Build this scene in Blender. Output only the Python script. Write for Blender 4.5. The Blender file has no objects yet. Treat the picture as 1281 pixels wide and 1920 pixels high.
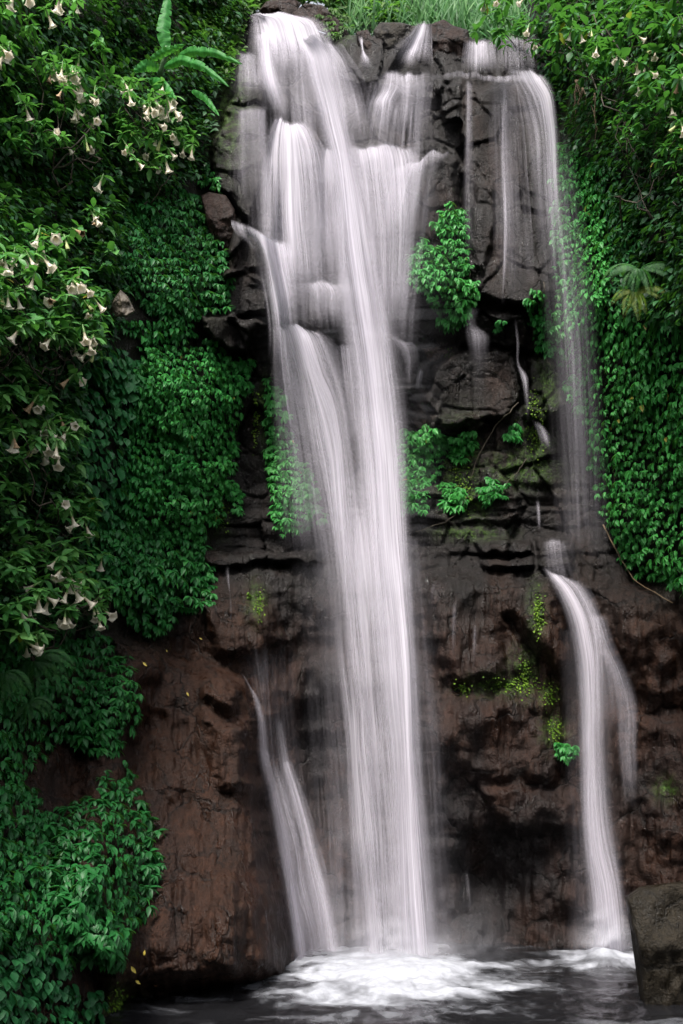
import bpy, math, random
import numpy as np
from math import radians as R
from mathutils import Vector

rng = np.random.default_rng(7)
random.seed(7)
S = bpy.context.scene
COL = S.collection

# ------------------------------------------------------------------ camera
F, CX, HY, CZ = 1800.0, 640.5, 1400.0, 3.3       # focal length in photo pixels, principal column, horizon row, eye height
cam = bpy.data.objects.new('camera', bpy.data.cameras.new('camera'))
COL.objects.link(cam)
cam.location = (0, 0, CZ)
cam.rotation_euler = (R(90), 0, 0)
cam.data.sensor_fit = 'VERTICAL'
cam.data.sensor_height = 36
cam.data.lens = 36 * F / 1920
cam.data.shift_y = (HY - 960) / 1920
cam.data.clip_end = 500
S.camera = cam

# ------------------------------------------------------------------ light
SUN_EL, SUN_AZ = R(57), R(198)      # azimuth: direction the light comes from, clockwise from +Y
w = bpy.data.worlds.new('World'); S.world = w; w.use_nodes = True
nt = w.node_tree
sky = nt.nodes.new('ShaderNodeTexSky'); sky.sky_type = 'NISHITA'; sky.sun_disc = False
sky.sun_elevation = SUN_EL; sky.sun_rotation = SUN_AZ
sky.air_density = 1.0; sky.dust_density = 4.0; sky.ozone_density = 1.0
bg = nt.nodes['Background']; bg.inputs['Strength'].default_value = 0.1
hs = nt.nodes.new('ShaderNodeHueSaturation'); hs.inputs['Saturation'].default_value = .3
nt.links.new(sky.outputs['Color'], hs.inputs['Color']); nt.links.new(hs.outputs['Color'], bg.inputs['Color'])
sun = bpy.data.objects.new('sun', bpy.data.lights.new('sun', 'SUN')); COL.objects.link(sun)
sun.data.energy = 2.0; sun.data.angle = R(14); sun.data.color = (1, 0.95, 0.88)
sd = Vector((math.sin(SUN_AZ) * math.cos(SUN_EL), math.cos(SUN_AZ) * math.cos(SUN_EL), math.sin(SUN_EL)))
sun.rotation_euler = sd.to_track_quat('Z', 'Y').to_euler()
S.view_settings.view_transform = 'Standard'; S.view_settings.look = 'None'
S.view_settings.exposure = 1.85; S.view_settings.gamma = 1
S.render.engine = 'CYCLES'
S.cycles.transparent_max_bounces = 48
S.cycles.max_bounces = 6; S.cycles.diffuse_bounces = 3; S.cycles.glossy_bounces = 2
S.cycles.transmission_bounces = 3
S.cycles.use_denoising = True

# ------------------------------------------------------------------ number helpers
TAB = rng.random((256, 256))
def vnoise(x, y, s=0):
    x = np.asarray(x, float) + s * 37.31; y = np.asarray(y, float) + s * 17.77
    xi = np.floor(x).astype(int); yi = np.floor(y).astype(int)
    fx = x - xi; fy = y - yi
    fx = fx * fx * fx * (fx * (fx * 6 - 15) + 10); fy = fy * fy * fy * (fy * (fy * 6 - 15) + 10)
    a = TAB[xi & 255, yi & 255]; b = TAB[(xi + 1) & 255, yi & 255]
    c = TAB[xi & 255, (yi + 1) & 255]; d = TAB[(xi + 1) & 255, (yi + 1) & 255]
    return (a + (b - a) * fx) * (1 - fy) + (c + (d - c) * fx) * fy
def fbm(x, y, o=4, s=0):
    t = 0; a = .5; n = 0
    for k in range(o):
        t = t + a * vnoise(x * 2 ** k, y * 2 ** k, s + k * 3); n += a; a *= .5
    return t / n - .5
def ss(a, b, x):
    t = np.clip((np.asarray(x, float) - a) / (b - a), 0, 1); return t * t * (3 - 2 * t)
def voro(x, y, s=0):
    """jittered cells: id noise (two), offset to the cell's seed, distance to the border"""
    xi = np.floor(x).astype(int); yi = np.floor(y).astype(int)
    d1 = np.full(x.shape, 9.); d2 = np.full(x.shape, 9.)
    ida = np.zeros(x.shape); idb = np.zeros(x.shape); idc = np.zeros(x.shape); ox = np.zeros(x.shape); oy = np.zeros(x.shape)
    for i in (-1, 0, 1):
        for j in (-1, 0, 1):
            cx = xi + i; cy = yi + j
            jx = TAB[(cx + s * 13) & 255, (cy + 7) & 255]; jy = TAB[(cx + 91) & 255, (cy + s * 29) & 255]
            px = cx + .1 + .8 * jx; py = cy + .1 + .8 * jy
            d = np.hypot(x - px, y - py)
            m = d < d1
            d2 = np.where(m, d1, np.minimum(d2, d))
            d1 = np.where(m, d, d1)
            ida = np.where(m, TAB[(cx * 3 + s) & 255, (cy * 5) & 255], ida)
            idb = np.where(m, TAB[(cx * 7) & 255, (cy * 3 + 50 + s) & 255], idb)
            idc = np.where(m, TAB[(cx * 5 + 9) & 255, (cy * 11 + 3 + s) & 255], idc)
            ox = np.where(m, x - px, ox); oy = np.where(m, y - py, oy)
    return ida, idb, idc, ox, oy, d2 - d1
def inpoly(poly, x, y):
    c = np.zeros(np.shape(x), bool); n = len(poly)
    for i in range(n):
        x1, y1 = poly[i]; x2, y2 = poly[(i + 1) % n]
        if y1 == y2: continue
        c ^= ((y1 > y) != (y2 > y)) & (x < (x2 - x1) * (y - y1) / (y2 - y1) + x1)
    return c
def segdist(pts, x, y, closed=False):
    d = np.full(np.shape(x), 1e9); n = len(pts)
    for i in range(n if closed else n - 1):
        x1, y1 = pts[i]; x2, y2 = pts[(i + 1) % n]
        dx, dy = x2 - x1, y2 - y1
        t = np.clip(((x - x1) * dx + (y - y1) * dy) / (dx * dx + dy * dy + 1e-9), 0, 1)
        d = np.minimum(d, np.hypot(x - x1 - t * dx, y - y1 - t * dy))
    return d
def sdf(poly, x, y):
    d = segdist(poly, x, y, True)
    return np.where(inpoly(poly, x, y), d, -d)          # positive inside
def P(px, py, d):
    px = np.asarray(px, float); py = np.asarray(py, float); d = np.asarray(d, float)
    return np.stack(np.broadcast_arrays((px - CX) / F * d, d, CZ - (py - HY) / F * d), -1)

# ------------------------------------------------------------------ the shape of the gorge: distance of the rock face for each line of sight
GS = 3.0
gx = np.arange(-640, 1930, GS); gy = np.arange(-240, 1990, GS)
GX, GY = np.meshgrid(gx, gy)
def prof(y):
    return np.interp(y, [-260, 0, 60, 150, 280, 450, 600, 640, 800, 1000, 1050, 1110, 1300, 1500, 1700, 1850],
                        [19.0, 18.1, 17.7, 17.25, 16.95, 16.7, 16.5, 16.8, 17.0, 16.8, 16.6, 16.2, 15.9, 15.9, 15.8, 15.9])
D = prof(GY)
LB = np.interp(GY, [-240, 0, 100, 300, 400, 520, 640, 850, 1000, 1120, 1200, 1400, 1600, 1850], [440, 450, 420, 380, 400, 430, 450, 440, 400, 370, 330, 270, 280, 270])
RB = np.interp(GY, [-240, 60, 150, 250, 500, 700, 850, 1000, 1090, 1200, 1850], [1000, 1010, 1050, 1040, 1045, 1070, 1100, 1150, 1200, 1200, 1180])
D = D - 2.9 * ss(1180, 1900, GY) * (1 - ss(400, 640, GX)) * ss(-500, 250, GX)
D = D - 1.2 * ss(1350, 1950, GY) * (1 - ss(60, 300, GX))
wl = fbm(GX / 120, GY / 120, 3, 5) * 40
l = np.clip((LB + wl - GX) / 430, 0, 1.45); r = np.clip((GX - RB + wl) / 240, 0, 1.75)
lowL = ss(1050, 1400, GY)
D = D - np.where(l > 0, .25 * ss(0, .12, l) + (4.6 + .9 * lowL) * np.power(l, 1.15), 0)
lowR = ss(1060, 1180, GY)
D = D - np.where(r > 0, (.35 * ss(0, .15, r) + 2.9 * np.power(r, 1.1)) * (1 - lowR) + lowR * 1.5 * r, 0)
mid = ss(-.02, .08, l) + ss(-.02, .1, r) * (1 - lowR)            # 1 on the earthy banks, 0 on bare rock
mid = np.clip(mid, 0, 1)
# broken, blocky basalt above; rounded and fluted below
calm = np.zeros(GX.shape)
for pl_ in ([(866, 160), (1000, 150), (1042, 200), (1056, 420), (1046, 560), (990, 575), (880, 560), (862, 400)], [(760, 310), (830, 282), (858, 300), (862, 470), (830, 570), (760, 570), (728, 460)],
            [(500, 242), (540, 228), (598, 262), (604, 500), (560, 530), (480, 500), (488, 300)], [(430, 105), (470, 100), (500, 200), (500, 330), (470, 420), (402, 350), (396, 265)], [(810, 690), (850, 656), (955, 652), (978, 690), (984, 740), (950, 790), (830, 800), (795, 760)]):
    calm = np.maximum(calm, ss(-10, 25, sdf(pl_, GX, GY)))
calm = 1 - .6 * calm
wx = GX + fbm(GX / 60, GY / 60, 3, 1) * 16; wy = GY + fbm(GX / 60, GY / 60, 3, 2) * 16 - GX * .1
up = 1 - ss(1000, 1120, GY)
a, b, c, ox, oy, e = voro(wx / 120, wy / 95, 1)
D += up * calm * (1 - mid) * ((a - .5) * .36 + (b - .5) * ox * .6 + (c - .4) * oy * .4 + .10 * (1 - ss(0, .07, e)))
a, b, c, ox, oy, e = voro(wx / 46, wy / 30, 2)
D += (1 - mid) * calm * (.35 + .65 * up) * ss(-.2, .2, fbm(GX / 80, GY / 80, 2, 17)) * ((a - .5) * .06 + (b - .5) * ox * .15 + (c - .4) * oy * .12 + .02 * (1 - ss(0, .1, e)))
D += fbm(GX / 150, GY / 150, 4, 3) * (.45 + .5 * (1 - up))
D += fbm(GX / 22, GY / 44, 4, 4) * .09
D += (1 - up) * (fbm(GX / 9, GY / 60, 3, 8) * .17 + np.abs(fbm(GX / 70, GY / 80, 4, 9)) * -.35)
st = vnoise(GX / 260, (GY + fbm(GX / 90, GY / 90, 3, 14) * 22) / 13, 6)   # strata
D += (st - .5) * .17 * ss(880, 930, GY) * (1 - ss(1060, 1090, GY)) * (1 - mid)
st = vnoise(GX / 200, (wy + GX * .12) / 20, 16)
D += (st - .5) * .05 * up * (1 - mid)
a, b, c, ox, oy, e = voro(wx / 74, wy / 125, 4)
D += up * (1 - mid) * (.4 + .6 * calm) * ((a - .5) * .2 + (b - .5) * ox * .5 + (c - .45) * oy * .25 + .05 * (1 - ss(0, .05, e)))

def block(poly, push, bev=10, tx=0, ty=0, rough=9):
    global D
    xs = [p[0] for p in poly]; ys = [p[1] for p in poly]
    m = 60
    i0, i1 = np.searchsorted(gx, [min(xs) - m, max(xs) + m]); j0, j1 = np.searchsorted(gy, [min(ys) - m, max(ys) + m])
    X = GX[j0:j1, i0:i1]; Y = GY[j0:j1, i0:i1]
    d = sdf(poly, X + fbm(X / 25, Y / 25, 3, 21) * rough * 2, Y + fbm(X / 25, Y / 25, 3, 22) * rough * 2)
    t = ss(-bev * .25, bev, d)
    mx, my = np.mean(xs), np.mean(ys)
    if my > 1080 and mx > 560: push *= .62
    D[j0:j1, i0:i1] -= t * (push + tx * (X - mx) / 100 + ty * (Y - my) / 100)
def crack(pts, width, depth):
    global D
    xs = [p[0] for p in pts]; ys = [p[1] for p in pts]; m = width * 4 + 20
    i0, i1 = np.searchsorted(gx, [min(xs) - m, max(xs) + m]); j0, j1 = np.searchsorted(gy, [min(ys) - m, max(ys) + m])
    X = GX[j0:j1, i0:i1]; Y = GY[j0:j1, i0:i1]
    d = segdist(pts, X + fbm(X / 30, Y / 30, 3, 23) * 20, Y + fbm(X / 30, Y / 30, 3, 24) * 20)
    D[j0:j1, i0:i1] += depth * .45 * (1 - ss(0, width * .7, d)) * np.clip(.5 + 1.6 * fbm(X / 45, Y / 45, 3, 26), 0, 1)

# upper cliff
block([(866, 160), (1000, 150), (1042, 200), (1056, 420), (1046, 560), (990, 575), (880, 560), (862, 400)], .55, 14, .15)
block([(818, 165), (866, 152), (870, 230), (830, 234)], .45, 7)
block([(700, 140), (800, 138), (846, 150), (820, 190), (700, 200)], .35, 10)
block([(760, 310), (830, 282), (858, 300), (862, 470), (830, 570), (760, 570), (728, 460)], .6, 12, -.1)
block([(640, 278), (760, 276), (760, 330), (740, 520), (650, 520)], .3, 14)
block([(500, 242), (540, 228), (598, 262), (604, 500), (560, 530), (480, 500), (488, 300)], .45, 16)
block([(430, 195), (500, 200), (500, 330), (470, 420), (402, 350), (396, 265)], .5, 9, .2)
block([(440, 105), (470, 100), (505, 200), (430, 200)], .3, 10)
block([(440, 425), (510, 460), (508, 500), (420, 522), (425, 470)], .75, 8)
block([(418, 508), (508, 502), (506, 590), (425, 602)], .6, 8)
block([(376, 588), (430, 592), (515, 602), (474, 628), (468, 664), (430, 655), (380, 622)], .8, 7, 0, .5)
block([(536, 530), (665, 536), (690, 642), (610, 640), (520, 604)], .35, 8)
block([(510, 606), (604, 624), (618, 690), (540, 680)], .35, 8)
block([(704, 624), (786, 652), (793, 692), (776, 742), (730, 742)], .5, 8)
block([(810, 690), (850, 656), (955, 652), (978, 690), (984, 740), (950, 790), (830, 800), (795, 760)], .45, 10)
block([(800, 778), (870, 776), (932, 800), (862, 816), (804, 808)], .35, 6)
block([(990, 668), (1045, 672), (1062, 760), (1020, 800), (985, 780)], .35, 8)
block([(870, 590), (985, 582), (990, 650), (880, 650)], .3, 8)
block([(860, 616), (915, 618), (918, 652), (862, 652)], .25, 6)
block([(888, 340), (925, 336), (930, 420), (905, 520), (880, 470)], .25, 8)
# bedded middle
block([(890, 1012), (950, 1004), (1002, 1018), (1000, 1040), (905, 1042)], .35, 8)
block([(900, 1048), (1000, 1046), (1004, 1066), (902, 1068)], .3, 6)
block([(1005, 1008), (1072, 1012), (1080, 1066), (1010, 1070)], .3, 8)
block([(380, 1030), (520, 1040), (600, 1030), (610, 1058), (380, 1062)], .4, 8)
for yy, x0, x1 in ((958, 870, 1140), (988, 800, 1130), (1040, 860, 1170), (1062, 780, 1180), (1028, 400, 620)):
    crack([(x0, yy), ((x0 + x1) / 2, yy + 6), (x1, yy - 3)], 6, .2)
# lower massif
block([(795, 1080), (880, 1068), (980, 1078), (1026, 1074), (1062, 1115), (1076, 1250), (1050, 1272), (1000, 1225), (955, 1160), (948, 1282), (850, 1292), (802, 1240)], .55, 30)
block([(960, 1150), (1050, 1100), (1075, 1240), (1052, 1268), (1000, 1226)], .3, 26)
block([(800, 1300), (1040, 1290), (1062, 1420), (1040, 1475), (880, 1470), (810, 1420)], .4, 34)
block([(892, 1478), (962, 1462), (1075, 1500), (1090, 1560), (960, 1568), (918, 1530)], .55, 22)
block([(1105, 1090), (1200, 1085), (1400, 1110), (1480, 1320), (1200, 1332), (1150, 1250)], .55, 50)
block([(1190, 1345), (1500, 1335), (1500, 1560), (1230, 1600), (1170, 1480)], .5, 36)
crack([(952, 1155), (985, 1215), (1052, 1272), (1062, 1330), (1060, 1420)], 17, .5)
crack([(894, 1478), (925, 1525), (962, 1572), (1090, 1566)], 13, .35)
crack([(1180, 1338), (1240, 1330), (1400, 1326)], 10, .3)
crack([(940, 1318), (985, 1312), (1010, 1340)], 9, .25)
crack([(800, 1300), (880, 1298), (960, 1290)], 10, .25)
# dark hollow behind the foot of the main fall
hol = np.exp(-(((GX - 590) / 110) ** 2 + ((GY - 1440) / 330) ** 2) * 1.3)
D += hol * 1.15
D += np.exp(-(((GX - 900) / 150) ** 2 + ((GY - 1680) / 90) ** 2)) * .7
# brown left buttress
block([(215, 1190), (330, 1215), (462, 1280), (486, 1345), (497, 1450), (528, 1600), (548, 1740), (556, 1850), (200, 1870), (120, 1700), (140, 1450)], 1.0, 52)
block([(370, 1235), (455, 1275), (480, 1330), (430, 1345), (380, 1310)], .3, 22)
block([(385, 1350), (470, 1345), (500, 1420), (500, 1500), (400, 1480)], .35, 24)
block([(330, 1215), (372, 1240), (385, 1420), (345, 1560), (322, 1380)], -.12, 14)
block([(360, 1130), (500, 1120), (540, 1200), (480, 1240), (400, 1230)], .35, 22)
crack([(385, 1328), (440, 1352), (500, 1340)], 10, .25)
crack([(320, 1480), (400, 1494), (480, 1490)], 5, .12)
crack([(240, 1860), (360, 1852), (470, 1840)], 22, .5)
D = np.clip(D, 3.2, 30)

def samp(F_, px, py):
    fx = np.clip((np.asarray(px, float) - gx[0]) / GS, 0, len(gx) - 1.001); fy = np.clip((np.asarray(py, float) - gy[0]) / GS, 0, len(gy) - 1.001)
    i = fx.astype(int); j = fy.astype(int); u = fx - i; v = fy - j
    return (F_[j, i] * (1 - u) + F_[j, i + 1] * u) * (1 - v) + (F_[j + 1, i] * (1 - u) + F_[j + 1, i + 1] * u) * v
def blur(A, n):
    k = np.ones(n) / n
    A = np.apply_along_axis(lambda m: np.convolve(np.pad(m, n // 2, 'edge'), k, 'valid')[:len(m)], 0, A)
    return np.apply_along_axis(lambda m: np.convolve(np.pad(m, n // 2, 'edge'), k, 'valid')[:len(m)], 1, A)
DS = blur(D, 21)        # softened face, for plants
def depth(px, py): return samp(D, px, py)
def sdepth(px, py): return samp(DS, px, py)

# ------------------------------------------------------------------ materials
def newmat(name):
    m = bpy.data.materials.new(name); m.use_nodes = True
    return m, m.node_tree, m.node_tree.nodes['Principled BSDF']
def N(t, kind, **kw):
    n = t.nodes.new('ShaderNode' + kind)
    for k, v in kw.items():
        if k in n.inputs: n.inputs[k].default_value = v
        else: setattr(n, k, v)
    return n
def L(t, a, b): t.links.new(a, b)
def attr(t, name):
    n = N(t, 'Attribute'); n.attribute_name = name; return n
def math_(t, op, a, b=None, clamp=False):
    n = N(t, 'Math'); n.operation = op; n.use_clamp = clamp
    for i, v in enumerate((a, b)):
        if v is None: continue
        if isinstance(v, (int, float)): n.inputs[i].default_value = v
        else: L(t, v, n.inputs[i])
    return n.outputs[0]
def noise(t, vec, scale, det=4, rough=.55, dist=0, mapping=None):
    if mapping:
        mp = N(t, 'Mapping'); mp.inputs['Scale'].default_value = mapping; L(t, vec, mp.inputs['Vector']); vec = mp.outputs[0]
    n = N(t, 'TexNoise', Scale=scale, Detail=det, Roughness=rough, Distortion=dist); L(t, vec, n.inputs['Vector'])
    return n.outputs['Fac']
def ramp(t, fac, stops):
    n = N(t, 'ValToRGB'); cr = n.color_ramp
    while len(cr.elements) < len(stops): cr.elements.new(.5)
    for e_, (p, c) in zip(cr.elements, stops):
        e_.position = p; e_.color = (*c, 1) if len(c) == 3 else c
    L(t, fac, n.inputs[0]); return n.outputs[0]
def mixc(t, fac, a, b, blend='MIX'):
    n = N(t, 'Mix', data_type='RGBA', blend_type=blend)
    if isinstance(fac, (int, float)): n.inputs[0].default_value = fac
    else: L(t, fac, n.inputs[0])
    for i, v in ((6, a), (7, b)):
        if isinstance(v, tuple): n.inputs[i].default_value = (*v, 1)
        else: L(t, v, n.inputs[i])
    return n.outputs[2]

def rock_mat(name, use_attr=True, dark=(.0034, .0026, .0026), lite=(.0125, .0088, .0092), brown=(.032, .0125, .0062)):
    m, t, p = newmat(name)
    co = N(t, 'TexCoord').outputs['Object']
    n1 = noise(t, co, 1.1, 8, .62, .6); n2 = noise(t, co, 5, 6, .65); n3 = noise(t, co, 26, 4, .6)
    fl = noise(t, co, 1, 6, .65, .4, (9, 9, 1.1))
    s = math_(t, 'ADD', math_(t, 'MULTIPLY', n1, .5), math_(t, 'MULTIPLY', n2, .5))
    basalt = ramp(t, s, [(.30, dark), (.52, tuple((x + y) / 2.3 for x, y in zip(dark, lite))), (.74, lite)])
    s2 = math_(t, 'ADD', math_(t, 'MULTIPLY', n2, .55), math_(t, 'MULTIPLY', fl, .45))
    br = ramp(t, s2, [(.26, tuple(x * .2 for x in brown)), (.5, tuple(x * .6 for x in brown)), (.68, brown), (.84, tuple(min(1, x * 1.8) for x in brown))])
    vo = N(t, 'TexVoronoi', Scale=1.5); vo.feature = 'DISTANCE_TO_EDGE'
    wv = N(t, 'VectorMath'); wv.operation = 'ADD'; L(t, co, wv.inputs[0])
    nw = N(t, 'TexNoise', Scale=2.2, Detail=5); L(t, co, nw.inputs['Vector']); sc_ = N(t, 'VectorMath'); sc_.operation = 'SCALE'; sc_.inputs['Scale'].default_value = .55
    L(t, nw.outputs['Color'], sc_.inputs[0]); L(t, sc_.outputs[0], wv.inputs[1]); L(t, wv.outputs[0], vo.inputs['Vector'])
    frac = ramp(t, vo.outputs['Distance'], [(0, (0, 0, 0)), (.05, (1, 1, 1))])
    frac = math_(t, 'MAXIMUM', frac, ramp(t, n1, [(.42, (1, 1, 1)), (.58, (0, 0, 0))]))
    grain = ramp(t, noise(t, co, 34, 5, .7), [(.32, (.45, .45, .45)), (.7, (1.5, 1.5, 1.5))])
    if use_attr:
        col = mixc(t, attr(t, 'brown').outputs['Fac'], basalt, br)
        col = mixc(t, attr(t, 'earth').outputs['Fac'], col, ramp(t, n2, [(.3, (.0035, .0038, .0022)), (.7, (.013, .0115, .0065))]))
        mm = math_(t, 'MULTIPLY', attr(t, 'moss').outputs['Fac'], ramp(t, noise(t, co, 9, 6, .7), [(.42, (0, 0, 0)), (.58, (1, 1, 1))]))
        col = mixc(t, mm, col, ramp(t, n3, [(.35, (.012, .03, .006)), (.65, (.05, .10, .012))]))
    else: col = mixc(t, .6, basalt, br)
    col = mixc(t, 1.0, col, grain, 'MULTIPLY'); col = mixc(t, frac, mixc(t, .75, col, (.002, .002, .002)), col)
    L(t, col, p.inputs['Base Color'])
    rg = ramp(t, math_(t, 'ADD', math_(t, 'MULTIPLY', fl, .55), math_(t, 'MULTIPLY', noise(t, co, 2.2, 5, .6, .5), .45)), [(.40, (.18,) * 3), (.52, (.70,) * 3)])
    L(t, rg, p.inputs['Roughness'])
    p.inputs['Specular IOR Level'].default_value = .2
    h = math_(t, 'ADD', math_(t, 'MULTIPLY', n2, .45), math_(t, 'ADD', math_(t, 'MULTIPLY', n3, .38), math_(t, 'MULTIPLY', fl, .6)))
    h = math_(t, 'ADD', h, math_(t, 'MULTIPLY', frac, .25))
    b_ = N(t, 'Bump', Strength=.95, Distance=.08); L(t, h, b_.inputs['Height']); L(t, b_.outputs[0], p.inputs['Normal'])
    return m
def leaf_mat(name, dark, mid_, lite, rough=.38, trans=.35, spec=.5, extra=None):
    m, t, p = newmat(name)
    ti = attr(t, 'tint').outputs['Fac']
    stops = [(0.0, dark), (.5, mid_), (.93, lite)] + ([(.985, extra)] if extra else [])
    col = ramp(t, ti, stops)
    L(t, col, p.inputs['Base Color'])
    p.inputs['Roughness'].default_value = rough; p.inputs['Specular IOR Level'].default_value = spec
    tr = N(t, 'BsdfTranslucent'); L(t, mixc(t, .5, col, (.10, .30, .02), 'MIX'), tr.inputs['Color'])
    mx = N(t, 'MixShader'); mx.inputs[0].default_value = trans
    L(t, p.outputs[0], mx.inputs[1]); L(t, tr.outputs[0], mx.inputs[2])
    L(t, mx.outputs[0], t.nodes['Material Output'].inputs['Surface'])
    return m
def plain(name, c, rough=.6, var=.35, scale=9):
    m, t, p = newmat(name)
    co = N(t, 'TexCoord').outputs['Object']
    f = noise(t, co, scale, 5, .6)
    L(t, ramp(t, f, [(.3, tuple(x * (1 - var) for x in c)), (.7, tuple(min(1, x * (1 + var)) for x in c))]), p.inputs['Base Color'])
    p.inputs['Roughness'].default_value = rough
    b_ = N(t, 'Bump', Strength=.4, Distance=.02); L(t, f, b_.inputs['Height']); L(t, b_.outputs[0], p.inputs['Normal'])
    return m
def water_mat(name, streak=True, amp=1.0, col=(.555, .525, .585)):
    m, t, p = newmat(name); t.nodes.remove(p)
    fl = attr(t, 'flow').outputs['Vector']; dn = attr(t, 'dens').outputs['Fac']
    if streak:
        a1 = noise(t, fl, 1, 2, .5, 0, (5, .22, 3)); a2 = noise(t, fl, 1, 3, .6, 0, (19, .32, 3)); a3 = noise(t, fl, 1, 2, .6, 0, (62, .5, 3))
        n = math_(t, 'ADD', math_(t, 'MULTIPLY', a1, .38), math_(t, 'ADD', math_(t, 'MULTIPLY', a2, .36), math_(t, 'MULTIPLY', a3, .26)))
        n = math_(t, 'MULTIPLY', math_(t, 'SUBTRACT', n, .5), 4.6)
    else:
        a1 = noise(t, fl, 1, 5, .55, .4, (.8, .8, 1)); n = math_(t, 'MULTIPLY', math_(t, 'SUBTRACT', a1, .5), 2.4)
    var = math_(t, 'MULTIPLY', math_(t, 'MULTIPLY', dn, math_(t, 'SUBTRACT', 1.12, dn)), 2.1 * amp)
    al = math_(t, 'ADD', math_(t, 'MULTIPLY', dn, 1.03), math_(t, 'MULTIPLY', n, var), clamp=True)
    c = mixc(t, math_(t, 'ADD', math_(t, 'MULTIPLY', n, .55), .5, clamp=True), tuple(x * .78 for x in col), tuple(min(1, x * 1.12) for x in col))
    d = N(t, 'BsdfDiffuse'); L(t, c, d.inputs['Color'])
    tl = N(t, 'BsdfTranslucent'); L(t, c, tl.inputs['Color'])
    m1 = N(t, 'MixShader'); m1.inputs[0].default_value = .3; L(t, d.outputs[0], m1.inputs[1]); L(t, tl.outputs[0], m1.inputs[2])
    tp = N(t, 'BsdfTransparent'); m2 = N(t, 'MixShader'); L(t, al, m2.inputs[0]); L(t, tp.outputs[0], m2.inputs[1]); L(t, m1.outputs[0], m2.inputs[2])
    L(t, m2.outputs[0], t.nodes['Material Output'].inputs['Surface'])
    return m

M = {}
M['rock'] = rock_mat('wet_basalt')
M['boulder'] = rock_mat('boulder_rock', False)
M['boulder_brown'] = rock_mat('brown_boulder_rock', False, (.004, .0036, .0028), (.020, .016, .011), (.022, .016, .008))
M['pale_rock'] = plain('pale_rock', (.055, .043, .03), .7, .5, 7)
M['vine'] = leaf_mat('vine_leaf', (.009, .072, .016), (.022, .165, .031), (.055, .27, .05), .45, .3, .25, (.22, .19, .03))
M['vine_dark'] = leaf_mat('dark_vine_leaf', (.007, .050, .013), (.016, .115, .025), (.042, .20, .04), .45, .25, .25)
M['broad'] = leaf_mat('broad_leaf', (.008, .060, .020), (.018, .115, .032), (.045, .19, .05), .42, .25, .3, (.25, .2, .03))
M['shrub'] = leaf_mat('shrub_leaf', (.014, .075, .018), (.050, .185, .042), (.14, .33, .085), .45, .35, .3, (.28, .24, .03))
M['under'] = leaf_mat('undergrowth_leaf', (.006, .034, .010), (.016, .085, .020), (.045, .16, .036), .5, .25, .35)
M['fern'] = leaf_mat('fern_leaf', (.008, .045, .012), (.016, .085, .018), (.04, .14, .022), .55, .4, .3)
M['fern_yellow'] = leaf_mat('yellowing_fern_leaf', (.04, .08, .01), (.09, .14, .015), (.16, .17, .02), .55, .45, .3)
M['grass'] = leaf_mat('grass_blade', (.03, .10, .03), (.06, .18, .055), (.14, .30, .10), .5, .5, .3)
M['bamboo'] = leaf_mat('bamboo_leaf', (.03, .075, .02), (.07, .14, .035), (.13, .22, .06), .5, .5, .3)
M['banana'] = leaf_mat('banana_leaf', (.016, .12, .02), (.030, .19, .032), (.06, .27, .05), .55, .45, .25)
M['moss'] = leaf_mat('moss_leaf', (.03, .07, .006), (.075, .15, .012), (.15, .25, .025), .6, .3, .2)
M['stem'] = plain('stem_bark', (.030, .022, .011), .75, .5, 14)
M['green_stem'] = plain('green_stem', (.03, .075, .022), .6, .4, 14)
M['root'] = plain('dry_root', (.09, .06, .03), .8, .5, 14)
M['petal'], t_, p_ = newmat('flower_petal')
co_ = N(t_, 'TexCoord').outputs['Object']
sp = N(t_, 'SeparateXYZ'); L(t_, co_, sp.inputs[0])
mr = N(t_, 'MapRange'); mr.inputs['From Min'].default_value = -.05; mr.inputs['From Max'].default_value = -.2; L(t_, sp.outputs[2], mr.inputs[0])
pc = ramp(t_, mr.outputs[0], [(0, (.30, .34, .10)), (.35, (.56, .50, .36)), (1, (.76, .69, .57))])
L(t_, pc, p_.inputs['Base Color']); p_.inputs['Roughness'].default_value = .55
tr_ = N(t_, 'BsdfTranslucent'); L(t_, pc, tr_.inputs['Color']); mx_ = N(t_, 'MixShader'); mx_.inputs[0].default_value = .35
L(t_, p_.outputs[0], mx_.inputs[1]); L(t_, tr_.outputs[0], mx_.inputs[2]); L(t_, mx_.outputs[0], t_.nodes['Material Output'].inputs['Surface'])
M['calyx'] = plain('calyx_green', (.09, .19, .04), .5, .3)
M['yellow_leaf'] = plain('yellow_leaf', (.42, .33, .05), .6, .4, 20)
M['dead_leaf'] = plain('dead_leaf', (.20, .10, .04), .7, .5, 12)
M['water'] = water_mat('falling_water')
M['mist'] = water_mat('drifting_spray', False, .8, (.52, .52, .57))

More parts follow.
